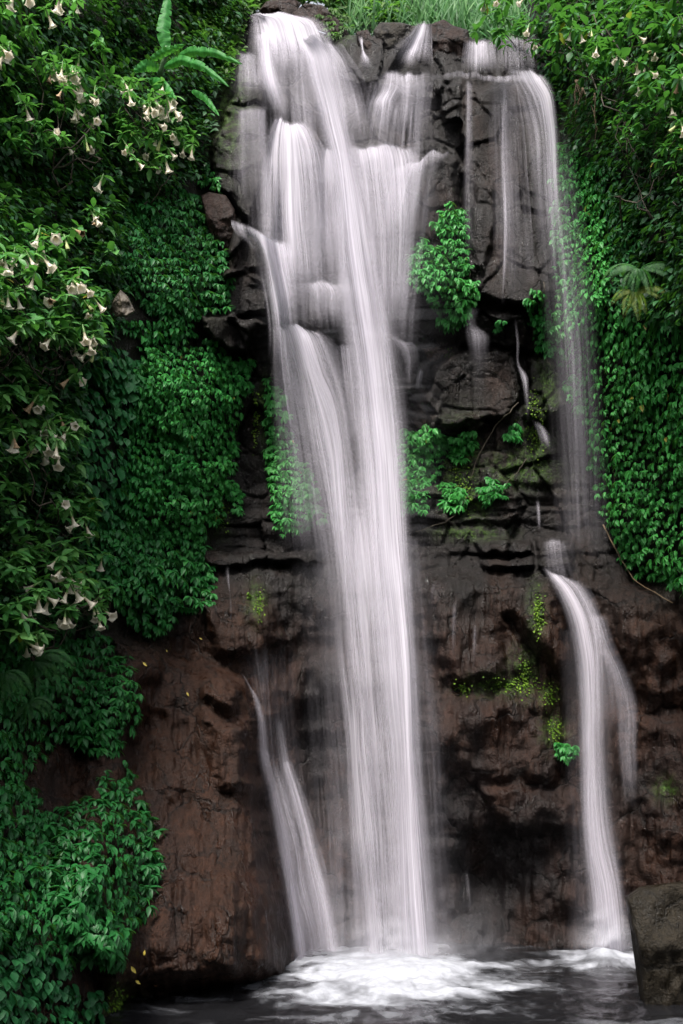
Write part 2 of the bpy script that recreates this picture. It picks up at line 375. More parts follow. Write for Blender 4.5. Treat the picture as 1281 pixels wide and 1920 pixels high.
# ------------------------------------------------------------------ mesh helpers
def tag(o, label=None, cat=None, group=None, kind=None):
    for k, v in (('label', label), ('category', cat), ('group', group), ('kind', kind)):
        if v: o[k] = v
    return o
def empty(name, loc, label=None, cat=None, group=None):
    o = bpy.data.objects.new(name, None); COL.objects.link(o); o.location = loc; o.empty_display_size = .1
    return tag(o, label, cat, group)
def mesh_obj(name, V, Fq, mat, parent=None, attrs=None, smooth=True, mats=None, midx=None):
    """V (n,3) world coordinates, Fq list of (m,k) index arrays"""
    V = np.asarray(V, float)
    if parent is not None: V = V - np.array(parent.matrix_world.translation if parent.parent else parent.location)
    me = bpy.data.meshes.new(name)
    Fq = [np.asarray(f, np.int32) for f in Fq if len(f)]
    me.vertices.add(len(V)); me.vertices.foreach_set('co', V.astype(np.float32).ravel())
    loops = np.concatenate([f.ravel() for f in Fq]); tot = np.concatenate([np.full(len(f), f.shape[1], np.int32) for f in Fq])
    me.loops.add(len(loops)); me.loops.foreach_set('vertex_index', loops)
    me.polygons.add(len(tot)); me.polygons.foreach_set('loop_start', np.concatenate([[0], np.cumsum(tot)[:-1]]).astype(np.int32))
    me.polygons.foreach_set('use_smooth', np.full(len(tot), smooth))
    for mm in (mats or [mat]): me.materials.append(mm)
    if midx is not None: me.polygons.foreach_set('material_index', np.asarray(midx, np.int32))
    for k, v in (attrs or {}).items():
        v = np.asarray(v, np.float32)
        a_ = me.attributes.new(k, 'FLOAT_VECTOR' if v.ndim == 2 else 'FLOAT', 'POINT')
        a_.data.foreach_set('vector' if v.ndim == 2 else 'value', v.ravel())
    me.update(calc_edges=True); me.validate()
    o = bpy.data.objects.new(name, me); COL.objects.link(o)
    if parent is not None: o.parent = parent
    return o
class MB:
    def __init__(s): s.V = []; s.F = {}; s.T = []; s.n = 0
    def add(s, V, Fs, tint=.5):
        V = np.asarray(V, float).reshape(-1, 3); s.V.append(V)
        s.T.append(np.broadcast_to(np.asarray(tint, float), (len(V),)).copy())
        for f in Fs:
            f = np.asarray(f, int)
            if len(f): s.F.setdefault(f.shape[1], []).append(f + s.n)
        s.n += len(V)
    def build(s, name, mat, parent=None, smooth=True):
        if not s.V: return None
        return mesh_obj(name, np.concatenate(s.V), [np.concatenate(f) for f in s.F.values()], mat, parent, {'tint': np.concatenate(s.T)}, smooth)
def nrm(v): return v / (np.linalg.norm(v, axis=-1, keepdims=True) + 1e-9)
def leaf_tpl(ws, droop=.18, fold=.12):
    """unit leaf along +Y, face +Z; ws = half widths at the stations between base and tip"""
    k = len(ws); V = [(0, 0, 0)]
    for i, w_ in enumerate(ws):
        y = (i + 1) / (k + 1); z = -droop * y * y
        V += [(-w_, y, z + fold * w_), (0, y, z), (w_, y, z + fold * w_)]
    V.append((0, 1, -droop)); t = len(V) - 1
    q = []; tr = [(0, 2, 1), (0, 3, 2)]
    for i in range(k - 1):
        a_ = 1 + 3 * i
        q += [(a_, a_ + 1, a_ + 4, a_ + 3), (a_ + 1, a_ + 2, a_ + 5, a_ + 4)]
    a_ = 1 + 3 * (k - 1); tr += [(a_, a_ + 1, t), (a_ + 1, a_ + 2, t)]
    return np.array(V, float), np.array(q), np.array(tr)
T_OV = leaf_tpl([.19, .27, .17], .22, .3)      # ovate
T_LA = leaf_tpl([.12, .17, .11], .28, .3)      # lanceolate
T_BR = leaf_tpl([.26, .36, .25], .2, .25)      # broad
T_VN = leaf_tpl([.17, .215, .14], .38, .35)   # drooping leaflet
T_BL = leaf_tpl([.03, .03, .02], .5, .2)       # blade
def scatter(mb, tpl, pos, d, n, size, tint, wid=1.0):
    V, q, tr = tpl; m = len(pos)
    if not m: return
    d = nrm(d); x = nrm(np.cross(d, n)); n = np.cross(x, d)
    size = np.broadcast_to(size, (m,))[:, None, None]; wid = np.broadcast_to(wid, (m,))[:, None, None]
    W = pos[:, None, :] + size * (V[None, :, 0:1] * wid * x[:, None] + V[None, :, 1:2] * d[:, None] + V[None, :, 2:3] * n[:, None])
    k = len(V); off = (np.arange(m) * k)[:, None, None]
    mb.add(W.reshape(-1, 3), [(q[None] + off).reshape(-1, q.shape[1]) if len(q) else [], (tr[None] + off).reshape(-1, 3)], np.repeat(np.broadcast_to(tint, (m,)), k))
def tube(mb, pts, r0, r1=None, k=5, tint=.5):
    pts = np.asarray(pts, float); m = len(pts); r1 = r0 if r1 is None else r1
    t = nrm(np.gradient(pts, axis=0)); ref = np.array([.3, .2, .9]) if abs(t[:, 2]).mean() < .8 else np.array([.9, .3, .1])
    a_ = nrm(np.cross(t, ref)); b_ = np.cross(t, a_)
    rr = np.linspace(r0, r1, m)[:, None, None]; th = np.linspace(0, 2 * np.pi, k, endpoint=False)
    V = pts[:, None] + rr * (np.cos(th)[None, :, None] * a_[:, None] + np.sin(th)[None, :, None] * b_[:, None])
    i = np.arange(m - 1)[:, None] * k; j = np.arange(k)[None]; j2 = (j + 1) % k
    q = np.stack([i + j, i + j2, i + k + j2, i + k + j], -1).reshape(-1, 4)
    mb.add(V.reshape(-1, 3), [q, [list(range(k))[::-1]], [list(range((m - 1) * k, m * k))]], tint)
def wander(a_, b_, n=8, amp=.08, sag=0):
    a_ = np.asarray(a_, float); b_ = np.asarray(b_, float); t = np.linspace(0, 1, n)[:, None]
    p = a_ + (b_ - a_) * t + np.cumsum(rng.normal(0, 1, (n, 3)), 0) * amp / n ** .5 * np.sin(np.pi * t)
    p[:, 2] -= sag * np.sin(np.pi * t[:, 0]); return p
def pick(poly, n):
    """n points evenly strewn inside a pixel outline"""
    xs = [p[0] for p in poly]; ys = [p[1] for p in poly]; out = []; got = 0
    while got < n:
        x = rng.uniform(min(xs), max(xs), n * 3); y = rng.uniform(min(ys), max(ys), n * 3); m = inpoly(poly, x, y)
        out.append(np.stack([x[m], y[m]], 1)); got += m.sum()
    return np.concatenate(out)[:n]
def area(poly):
    x = np.array([p[0] for p in poly]); y = np.array([p[1] for p in poly])
    return abs(np.dot(x, np.roll(y, 1)) - np.dot(y, np.roll(x, 1))) / 2

# ------------------------------------------------------------------ cliff and ground
TOP = np.interp(gx, [-700, 430, 455, 470, 500, 560, 600, 640, 668, 690, 705, 760, 785, 806, 835, 870, 905, 930, 1000, 1020, 2000],
                    [-230, -230, 10, 24, 30, 32, 60, 64, 64, 70, 64, 58, 44, 44, 50, 66, 74, 74, 72, -230, -230])
TP = TOP[None, :]
above = GY < TP
Dtop = samp(D, np.broadcast_to(gx[None], GX.shape), np.broadcast_to(TP, GX.shape))
V = P(GX, GY, D)
Vt = P(np.broadcast_to(gx[None], GX.shape), np.broadcast_to(TP, GX.shape), Dtop)
back = (TP - GY) * .05
Vt[..., 1] += back; Vt[..., 2] += back * .12
V[above] = Vt[above]
h_, w_ = GX.shape
idx = np.arange(h_ * w_).reshape(h_, w_)
q = np.stack([idx[:-1, :-1], idx[1:, :-1], idx[1:, 1:], idx[:-1, 1:]], -1).reshape(-1, 4)
brown = ss(1040, 1200, GY) * .75 + .25 * fbm(GX / 90, GY / 90, 3, 31)
brown = np.clip(brown + .4 * np.exp(-(((GX - 390) / 130) ** 2 + ((GY - 1450) / 330) ** 2)) + .4 * np.exp(-(((GX - 1230) / 120) ** 2 + ((GY - 1220) / 130) ** 2))
                - .75 * np.exp(-(((GX - 900) / 240) ** 2 + ((GY - 1640) / 210) ** 2)) - .6 * np.exp(-(((GX - 590) / 90) ** 2 + ((GY - 1400) / 260) ** 2)) + 1.3 * fbm(GX / 50, GY / 110, 4, 33), 0, 1)
moss = np.zeros(GX.shape)
for x, y, sx, sy in ((1005, 1150, 14, 45), (500, 770, 14, 60), (400, 960, 30, 40), (940, 1285, 60, 18), (985, 1260, 25, 40), (1030, 1300, 20, 25), (1040, 1370, 22, 30), (880, 1000, 60, 12), (860, 870, 40, 70),
                     (1000, 830, 30, 60), (480, 1130, 16, 30), (225, 1880, 40, 30), (420, 180, 40, 120), (1090, 200, 40, 90), (1250, 1480, 20, 20), (620, 60, 40, 20), (1030, 720, 22, 60), (980, 880, 60, 30), (890, 930, 30, 40)):
    moss = np.maximum(moss, np.exp(-(((GX - x) / sx) ** 2 + ((GY - y) / sy) ** 2)))
earth = np.where(GY < 1150, mid, mid * (1 - ss(1150, 1250, GY)))
cliff = mesh_obj('cliff', V.reshape(-1, 3), [q], M['rock'], None, {'brown': brown.ravel(), 'earth': earth.ravel(), 'moss': moss.ravel()})
tag(cliff, 'dark wet basalt cliff face behind the waterfall', 'cliff', kind='structure')

# hillside behind the rim
n_ = 60
hx, hy = np.meshgrid(np.linspace(-14, 16, n_), np.linspace(18.4, 60, n_))
hz = 10.6 + np.maximum(0, hy - 19.5) * .10 + fbm(hx / 4, hy / 4, 3, 41) * .5
hi = np.arange(n_ * n_).reshape(n_, n_)
hill = mesh_obj('hillside', np.stack([hx, hy, hz], -1).reshape(-1, 3), [np.stack([hi[:-1, :-1], hi[:-1, 1:], hi[1:, 1:], hi[1:, :-1]], -1).reshape(-1, 4)], plain('hill_soil', (.05, .07, .025), .9, .5, 2))
tag(hill, 'grassy hillside rising behind the rim of the falls', 'hillside', kind='structure')

# unseen bank added behind the viewer to hold sky light off the lower gorge
bx_, bz_ = np.meshgrid(np.linspace(-26, 26, 70), np.linspace(-1, 11, 30))
by_ = -5.5 - bz_ * .45 + fbm(bx_ / 5, bz_ / 4, 4, 44) * 3 - (bx_ / 26) ** 2 * -3
bi = np.arange(bx_.size).reshape(bx_.shape)
gb = mesh_obj('added_shade_bank', np.stack([bx_, by_, bz_ + fbm(bx_ / 6, bx_ * 0, 3, 46) * 3 * (bz_ > 0)], -1).reshape(-1, 3), [np.stack([bi[:-1, :-1], bi[1:, :-1], bi[1:, 1:], bi[:-1, 1:]], -1).reshape(-1, 4)], plain('shade_bank_cover', (.02, .035, .012), .9, .6, 2))
tag(gb, 'unseen bank added behind the viewer to shade the lower gorge', 'bank', kind='structure')

# ------------------------------------------------------------------ pool
px_, py_ = np.arange(-500, 1800, 3.0), np.concatenate([np.arange(1735, 1960, 1.5), np.arange(1960, 2600, 12)])
QX, QY = np.meshgrid(px_, py_)
dp = F * (CZ) / (QY - HY)
WX = (QX - CX) / F * dp; WY = dp
def wxy(px, py):
    d = F * CZ / (py - HY); return (px - CX) / F * d, d
foam = np.zeros(QX.shape); hgt = np.zeros(QX.shape)
for (cx, cy, rad, amt, sq) in ((745, 1828, 1.95, 1.35, 1.0), (1132, 1798, .75, 1.1, 1.0), (604, 1858, .7, .9, 1.0)):
    fx0, fy0 = wxy(cx, cy)
    dx, dy = WX - fx0, (WY - fy0)
    rr = np.hypot(dx, dy) + fbm(WX * 2, WY * 2, 3, 51) * .5
    th = np.arctan2(dy, dx)
    stx = fbm(np.cos(th) * 5 + rr * .6, np.sin(th) * 5 + 3, 2, 52) * .3 + fbm(WX * 1.6 + fbm(WX * 2, WY * 2, 3, 66) * 1.2, WY * 2.6 + fbm(WX * 2, WY * 2, 3, 67) * 1.2, 5, 53) * 1.5 + fbm(np.cos(th) * 26 + rr, np.sin(th) * 26, 3, 57) * .28 + fbm(WX * 9, WY * 9, 3, 59) * .4
    f = amt * (1.25 - rr / rad) + stx * 1.1 * ss(.1, .6, rr / rad)
    foam = np.maximum(foam, ss(.0, 1.35, f))
    hgt += .12 * amt * np.exp(-(rr / (rad * .42)) ** 2)
foam = np.clip(foam + .16 * ss(.12, .3, fbm(WX * 1.2 + WY * .8, WY * 4.5, 5, 55)) , 0, 1)
hgt += fbm(WX * 1.6, WY * 2.4, 4, 56) * .12 + foam * fbm(WX * 7, WY * 7, 3, 58) * .05
hh, ww = QX.shape; pi_ = np.arange(hh * ww).reshape(hh, ww)
m, t, p = newmat('pool_water')
fo = attr(t, 'foam').outputs['Fac']; co = N(t, 'TexCoord').outputs['Object']
fn = noise(t, co, 7, 6, .65, .5)
fa = math_(t, 'MULTIPLY', fo, math_(t, 'ADD', math_(t, 'MULTIPLY', fn, 1.0), .45), clamp=True)
L(t, mixc(t, fa, (.007, .007, .008), (.30, .31, .345)), p.inputs['Base Color'])
L(t, math_(t, 'ADD', math_(t, 'MULTIPLY', fa, .7), .16, clamp=True), p.inputs['Roughness'])
bp = N(t, 'Bump', Strength=.5, Distance=.05); L(t, noise(t, co, 5, 5, .6, .6), bp.inputs['Height']); L(t, bp.outputs[0], p.inputs['Normal'])
pool = mesh_obj('water', np.stack([WX, WY, hgt], -1).reshape(-1, 3), [np.stack([pi_[:-1, :-1], pi_[1:, :-1], pi_[1:, 1:], pi_[:-1, 1:]], -1).reshape(-1, 4)], m, None, {'foam': foam.ravel()})
tag(pool, 'dark plunge pool with white foam under the falls', 'pool', kind='structure')

# ------------------------------------------------------------------ falling water
def resample(rows, step=4.0, nu=None):
    """rows: [(pixel row(s), [px...], [density...])] -> dense grids of px, py, density"""
    K = len(rows[0][1])
    X = np.array([r_[1] for r_ in rows], float); Dn = np.array([r_[2] for r_ in rows], float)
    Y = np.array([np.broadcast_to(r_[0], (K,)) for r_ in rows], float)
    # parameter along the flow
    s = np.concatenate([[0], np.cumsum(np.hypot(np.diff(X.mean(1)), np.diff(Y.mean(1))))])
    nv = max(6, int(s[-1] / step)); sv = np.linspace(0, s[-1], nv)
    wmax = np.max(np.ptp(X, axis=1)); nu = nu or int(max(8, wmax / 3.0))
    def along(A):
        out = np.empty((nv, K))
        for k in range(K):
            mgrad = np.gradient(A[:, k], s) if len(s) > 2 else np.full(len(s), (A[-1, k] - A[0, k]) / s[-1])
            i = np.clip(np.searchsorted(s, sv, 'right') - 1, 0, len(s) - 2); h = s[i + 1] - s[i]; t = (sv - s[i]) / h
            out[:, k] = (2 * t ** 3 - 3 * t ** 2 + 1) * A[i, k] + (t ** 3 - 2 * t ** 2 + t) * h * mgrad[i] + (-2 * t ** 3 + 3 * t ** 2) * A[i + 1, k] + (t ** 3 - t ** 2) * h * mgrad[i + 1]
        return out
    uk = np.linspace(0, 1, K); uu = np.linspace(0, 1, nu)
    def across(A, smooth=False):
        out = np.empty((nv, nu)); i = np.clip((uu * (K - 1)).astype(int), 0, K - 2); t = uu * (K - 1) - i
        if smooth: t = t * t * (3 - 2 * t)
        return A[:, i] * (1 - t) + A[:, i + 1] * t
    return across(along(X)), across(along(Y)), np.clip(across(along(Dn), True), 0, 1), sv, uu, wmax
NS = [0]
def stream(name, rows, parent=None, off=.06, layers=2, mat='water', fin=None, fout=None, gain=1.0, run=True):
    X, Y, Dn, sv, uu, wm = resample(rows)
    Ls = sv[-1]; sx = NS[0] * 1.7
    Dn = np.power(Dn, 1.22)
    if run:
        Y = Y + fbm(X / 26, Y * 0 + sx, 3, 61) * 22 * np.exp(-sv / 45)[:, None] * min(1, wm / 60)
        X = X + fbm(X / 40, Y / 260 + sx, 2, 62) * min(12, wm * .25)
        fin = min(8, Ls * .12) if fin is None else fin
        fout = (0 if np.max(rows[-1][0]) > 1750 else min(90, Ls * .45)) if fout is None else fout
        rag = vnoise(uu * wm / 7, uu * 0 + sx, 63) * .6 + vnoise(uu * wm / 26, uu * 0 + sx, 64) * .4
        if fin: Dn = Dn * ss(0, 1, (sv[:, None] - rag[None] * fin * .5) / fin)
        if fout: Dn = Dn * ss(0, 1, (Ls - sv[:, None] - rag[None] * fout * .5) / fout)
    dd = depth(X, Y)
    nu = dd.shape[1]; k = max(1, nu // 12)
    pad = np.pad(dd, ((0, 0), (k, k)), 'edge')
    dmin = np.min([pad[:, i:i + nu] for i in range(2 * k + 1)], 0)
    dmin = .5 * dmin + .5 * dd.clip(None, dmin + .15)
    if run: dmin = np.minimum.accumulate(dmin, 0)
    if run:
        hw = int(min(60, max(4, len(sv) // 5))); pd = np.pad(dmin, ((hw, hw), (0, 0)), 'edge')
        dmin = np.min([pd[i:i + len(sv)] for i in range(2 * hw + 1)], 0)
        dmin = np.apply_along_axis(lambda a_: np.convolve(np.pad(a_, hw, 'edge'), np.ones(2 * hw + 1) / (2 * hw + 1), 'valid'), 0, dmin)
    k2 = min(nu // 2 * 2 - 1, 7)
    if k2 >= 3: dmin = np.apply_along_axis(lambda a_: np.convolve(np.pad(a_, k2 // 2, 'edge'), np.ones(k2) / k2, 'valid'), 1, dmin)
    dmin = np.minimum(dmin, dd - .02) if not run else dmin
    obs = []
    for ly in range(layers):
        NS[0] += 1
        d = dmin - off - ly * .11
        # keep the same world line: move towards the eye by a few centimetres only
        V = P(X, Y, d)
        um = uu[None, :] * wm / 110 + 0 * Y; vm = sv[:, None] / 110 + 0 * X
        fl = np.stack([um + NS[0] * 3.7, vm + NS[0] * 1.3, np.full(um.shape, NS[0] * 2.17)], -1)
        dn = Dn * gain
        if layers > 1: dn = 1 - np.sqrt(np.clip(1 - dn, 0, 1))
        nv = len(sv); ii = np.arange(nv * nu).reshape(nv, nu)
        obs.append((V.reshape(-1, 3), np.stack([ii[:-1, :-1], ii[1:, :-1], ii[1:, 1:], ii[:-1, 1:]], -1).reshape(-1, 4), fl.reshape(-1, 3), dn.ravel()))
    n = 0; Vs = []; Fs = []; Fl = []; Ds = []
    for v_, f_, l_, d_ in obs: Vs.append(v_); Fs.append(f_ + n); Fl.append(l_); Ds.append(d_); n += len(v_)
    return mesh_obj(name, np.concatenate(Vs), [np.concatenate(Fs)], M[mat], parent, {'flow': np.concatenate(Fl), 'dens': np.concatenate(Ds)})
def fall(label, parts, loc):
    e_ = empty('waterfall', P(*loc)); tag(e_, label, 'waterfall', 'streams of the waterfall', 'structure')
    for nm, rows, kw in parts: stream(nm, rows, e_, **kw)
    return e_

# main column
main = [
 ('jet', [(62, [548, 575, 604], [0, .7, 0]), (80, [556, 590, 624], [0, .9, 0]), (156, [575, 612, 650], [0, .95, 0]), (250, [596, 632, 668], [0, .95, 0]), (312, [606, 646, 690], [0, .95, 0]),
          (500, [622, 672, 730], [0, .97, 0]), (620, [632, 690, 752], [0, .97, 0]), (723, [650, 704, 762], [0, .97, 0]), (840, [660, 716, 768], [0, .97, 0]), (900, [664, 720, 770], [0, .95, 0]),
          (1095, [684, 736, 776], [0, .93, 0]), (1251, [698, 750, 792], [0, .92, 0]), (1400, [712, 760, 802], [0, .92, 0]), (1600, [724, 772, 816], [0, .9, 0]), (1830, [730, 784, 838], [0, .85, 0])], dict(layers=3, off=.3)),
 ('curtain', [(800, [592, 634, 690, 752], [0, .3, .5, 0]), (900, [596, 640, 700, 760], [0, .5, .6, 0]), (1000, [598, 648, 710, 772], [0, .62, .7, 0]), (1095, [610, 660, 718, 776], [0, .66, .7, 0]), (1251, [622, 676, 734, 794], [0, .62, .68, 0]), (1400, [632, 688, 746, 802], [0, .55, .65, 0]),
          (1600, [642, 700, 762, 820], [0, .5, .62, 0]), (1830, [650, 712, 778, 842], [0, .55, .65, 0])], dict(layers=2, off=.2, fin=200)),
 ('inner_strand', [(1040, [610, 640, 668], [0, .2, 0]), (1200, [622, 650, 680], [0, .55, 0]), (1330, [634, 664, 700], [0, .75, 0]), (1500, [642, 678, 716], [0, .7, 0]), (1650, [650, 690, 730], [0, .6, 0]), (1800, [656, 700, 744], [0, .5, 0])], dict(layers=1, off=.45, fin=260)),
 ('outer_veil', [(1050, [540, 600, 660], [0, .07, .06]), (1300, [560, 620, 690], [0, .10, .06]), (1600, [575, 640, 720], [0, .16, .1]), (1830, [585, 650, 730], [0, .2, .12])], dict(layers=2, off=.1)),
 ('edge_veil', [(1000, [735, 775, 800], [.05, .08, 0]), (1300, [770, 800, 826], [.05, .1, 0]), (1600, [790, 820, 850], [.05, .12, 0]), (1800, [800, 835, 876], [.05, .14, 0])], dict(layers=2, off=.15)),
]
fall('broad white main fall dropping the full height into the foaming pool', main, (720, 1790, 15))
# left top
fall('white spray fanning over the upper left lip onto the round knob', [
 ('lip_sheet', [(24, [462, 475, 490, 500], [0, .7, .5, 0]), (40, [464, 500, 560, 610], [0, .9, .85, 0]), (72, [462, 510, 575, 632], [0, .95, .9, 0]), (105, [458, 515, 585, 640], [0, .8, .8, 0]), (160, [455, 520, 596, 650], [0, .35, .5, 0])], dict(off=.22)),
 ('left_band', [(60, [472, 498, 524], [0, .8, 0]), (110, [478, 503, 530], [0, .85, 0]), (165, [486, 513, 546], [0, .8, 0]), (230, [500, 536, 566], [0, .85, 0])], dict(off=.25)),
 ('middle_curtain', [(70, [500, 540, 580, 604], [0, .5, .55, 0]), (130, [506, 548, 590, 616], [0, .25, .35, 0]), (230, [516, 560, 604, 632], [0, .18, .28, 0]), (300, [530, 572, 612, 640], [0, .14, .2, 0])], dict(off=.15)),
 ('left_film', [(92, [440, 460, 490], [.1, .4, 0]), (130, [436, 462, 495], [.1, .38, .2]), (195, [430, 464, 500], [.05, .3, .25])], dict(off=.08)),
 ('right_splay', [(78, [590, 612, 636], [0, .6, .2]), (110, [600, 632, 660], [.2, .5, .15]), (160, [612, 652, 688], [.2, .38, .05]), (240, [624, 668, 704], [.2, .3, 0]), (300, [630, 672, 706], [0, .2, 0])], dict(off=.12)),
 ('knob_fan', [(220, [514, 528, 540, 554, 568], [0, .7, .9, .7, 0]), (240, [502, 520, 541, 562, 586], [0, .8, .97, .8, .1]), (275, [492, 514, 541, 570, 606], [0, .75, .95, .7, .3]), (330, [486, 510, 542, 576, 618], [0, .6, .85, .55, .3]), (410, [482, 508, 543, 582, 626], [0, .5, .72, .45, .3]), (500, [482, 508, 548, 590, 632], [0, .42, .55, .4, .25]), (600, [486, 512, 552, 594, 636], [0, .3, .35, .3, .2])], dict(off=.25)),
 ('second_fan', [(272, [600, 620, 640], [0, .8, 0]), (290, [592, 618, 650], [0, .85, .2]), (350, [586, 618, 660], [0, .65, .3]), (430, [582, 620, 668], [0, .5, .3]), (530, [580, 622, 670], [0, .35, .2])], dict(off=.25)),
 ('broad_film', [(90, [462, 540, 600, 680], [0, .16, .16, 0]), (200, [462, 540, 620, 690], [.06, .16, .16, 0]), (320, [462, 550, 630, 700], [.06, .2, .2, .08]), (480, [470, 560, 640, 700], [.05, .2, .24, .15]), (640, [500, 570, 640, 700], [0, .14, .2, .15])], dict(off=.1, layers=1)),
 ('left_rock_film', [(200, [432, 460, 500], [0, .45, .3]), (260, [424, 462, 500], [0, .25, .3]), (300, [420, 460, 500], [0, .2, .3]), (420, [440, 470, 505], [0, .12, .2])], dict(off=.06)),
], (540, 230, 16.5))
# left ledge and the second jet
fall('white jet pouring off the left ledge beside the main fall', [
 ('ledge_rim', [([410, 424, 446, 458], [436, 466, 508, 546], [.6, .8, .95, .3]), ([424, 440, 462, 480], [438, 470, 512, 548], [.3, .55, .97, .35]), ([450, 470, 490, 508], [452, 486, 518, 550], [0, .2, .97, .3]), (560, [494, 510, 530, 556], [0, .5, .92, .1]), (720, [500, 516, 538, 568], [0, .4, .7, .1])], dict(off=.5, layers=3, fout=140, fin=5)),
 ('step_curtain', [(524, [538, 590, 668], [0, .75, 0]), (536, [536, 600, 680], [.1, .6, .2]), (580, [534, 604, 690], [.1, .38, .2]), (640, [540, 612, 696], [0, .3, .15])], dict(off=.16)),
 ('jet', [([598, 606, 616], [506, 556, 608], [0, .8, 0]), ([612, 616, 630], [512, 564, 622], [0, .97, 0]), (650, [518, 578, 634], [0, .95, 0]), (692, [526, 592, 646], [0, .85, 0]), (747, [534, 612, 660], [0, .8, 0]), (825, [546, 628, 674], [0, .75, 0]), (950, [572, 640, 690], [0, .72, 0]), (1100, [594, 652, 700], [0, .6, 0]), (1300, [606, 664, 710], [0, .45, 0]), (1500, [620, 676, 722], [0, .3, 0])], dict(off=.22, fout=420)),
 ('left_veil', [(612, [508, 530, 560], [0, .55, .2]), (700, [508, 540, 590], [0, .38, .2]), (850, [510, 560, 620], [0, .26, .2]), (1000, [514, 580, 640], [0, .2, .2]), (1080, [520, 590, 650], [0, .1, .1])], dict(off=.3)),
 ('mid_veil', [(640, [610, 650, 690], [.1, .5, .2]), (760, [632, 660, 700], [.2, .5, .2]), (900, [646, 676, 706], [.2, .4, .2])], dict(off=.25)),
], (560, 610, 16))
# upper middle
fall('stepped white cascade over the middle rocks right of the main fall', [
 ('top_fan', [(40, [780, 796, 808], [0, .7, 0]), (60, [764, 790, 808], [0, .8, .2]), (90, [734, 780, 808], [0, .7, .2]), (137, [708, 766, 810], [0, .6, .2])], dict(off=.15)),
 ('left_step', [(134, [706, 730, 756], [0, .7, 0]), (165, [690, 726, 764], [0, .5, .2]), (192, [676, 712, 752], [0, .75, 0]), (200, [672, 712, 748], [0, .6, .2]), (240, [662, 706, 744], [0, .45, .2]), (280, [652, 700, 742], [0, .35, .2])], dict(off=.15)),
 ('right_step', [(132, [724, 772, 812], [0, .8, 0]), (160, [728, 774, 812], [0, .5, .1]), (210, [736, 772, 806], [.1, .45, .1]), (278, [742, 772, 800], [.1, .4, 0])], dict(off=.15)),
 ('rim_curtain', [(268, [644, 670, 706, 742, 776], [0, .8, .85, .8, 0]), (284, [644, 672, 710, 748, 784], [.2, .75, .8, .8, .2]), (330, [648, 678, 716, 754, 790], [.3, .6, .68, .62, .2]), (420, [660, 688, 724, 756, 786], [.3, .5, .62, .5, .1]), (520, [672, 698, 728, 754, 778], [.3, .45, .5, .4, 0]), (640, [690, 712, 734, 752, 768], [.3, .35, .35, .25, 0])], dict(off=.22)),
 ('side_fan', [([318, 303, 291, 280], [742, 770, 800, 836], [.9, .9, .65, .35]), ([342, 326, 306, 290], [735, 765, 799, 836], [.8, .75, .35, .06]), ([402, 396, 390, 380], [720, 752, 786, 822], [.4, .5, .2, 0]), ([490, 488, 480, 470], [712, 744, 776, 808], [0, .25, .1, 0])], dict(off=.2, fin=4)),
 ('broad_film', [(150, [680, 730, 780, 820], [0, .18, .18, 0]), (280, [650, 710, 770, 830], [.1, .22, .2, 0]), (400, [660, 710, 770, 830], [.15, .24, .16, 0]), (560, [680, 720, 764, 800], [.2, .3, .2, 0]), (700, [700, 740, 764, 790], [.2, .2, .1, 0])], dict(off=.12, layers=1)),
 ('brow_trickle', [([522, 512, 508], [734, 750, 768], [.2, .4, .1]), (540, [730, 746, 768], [.1, .25, .1]), (620, [730, 748, 768], [0, .15, 0])], dict(off=.1)),
 ('shoulder_film', [([624, 634, 650], [716, 748, 784], [0, .6, .1]), (650, [730, 760, 788], [0, .4, .1]), (740, [738, 762, 790], [0, .15, 0])], dict(off=.1)),
 ('chink_trickle', [(68, [668, 674, 680], [0, .6, 0]), (104, [674, 681, 688], [0, .7, 0]), (108, [672, 682, 694], [0, .6, 0]), (145, [676, 682, 690], [0, .4, 0])], dict(off=.08)),
 ('short_trickle', [(688, [786, 791, 796], [0, .7, 0]), (712, [780, 786, 793], [0, .6, 0]), (742, [776, 780, 786], [0, .35, 0])], dict(off=.08)),
], (740, 280, 16.5))
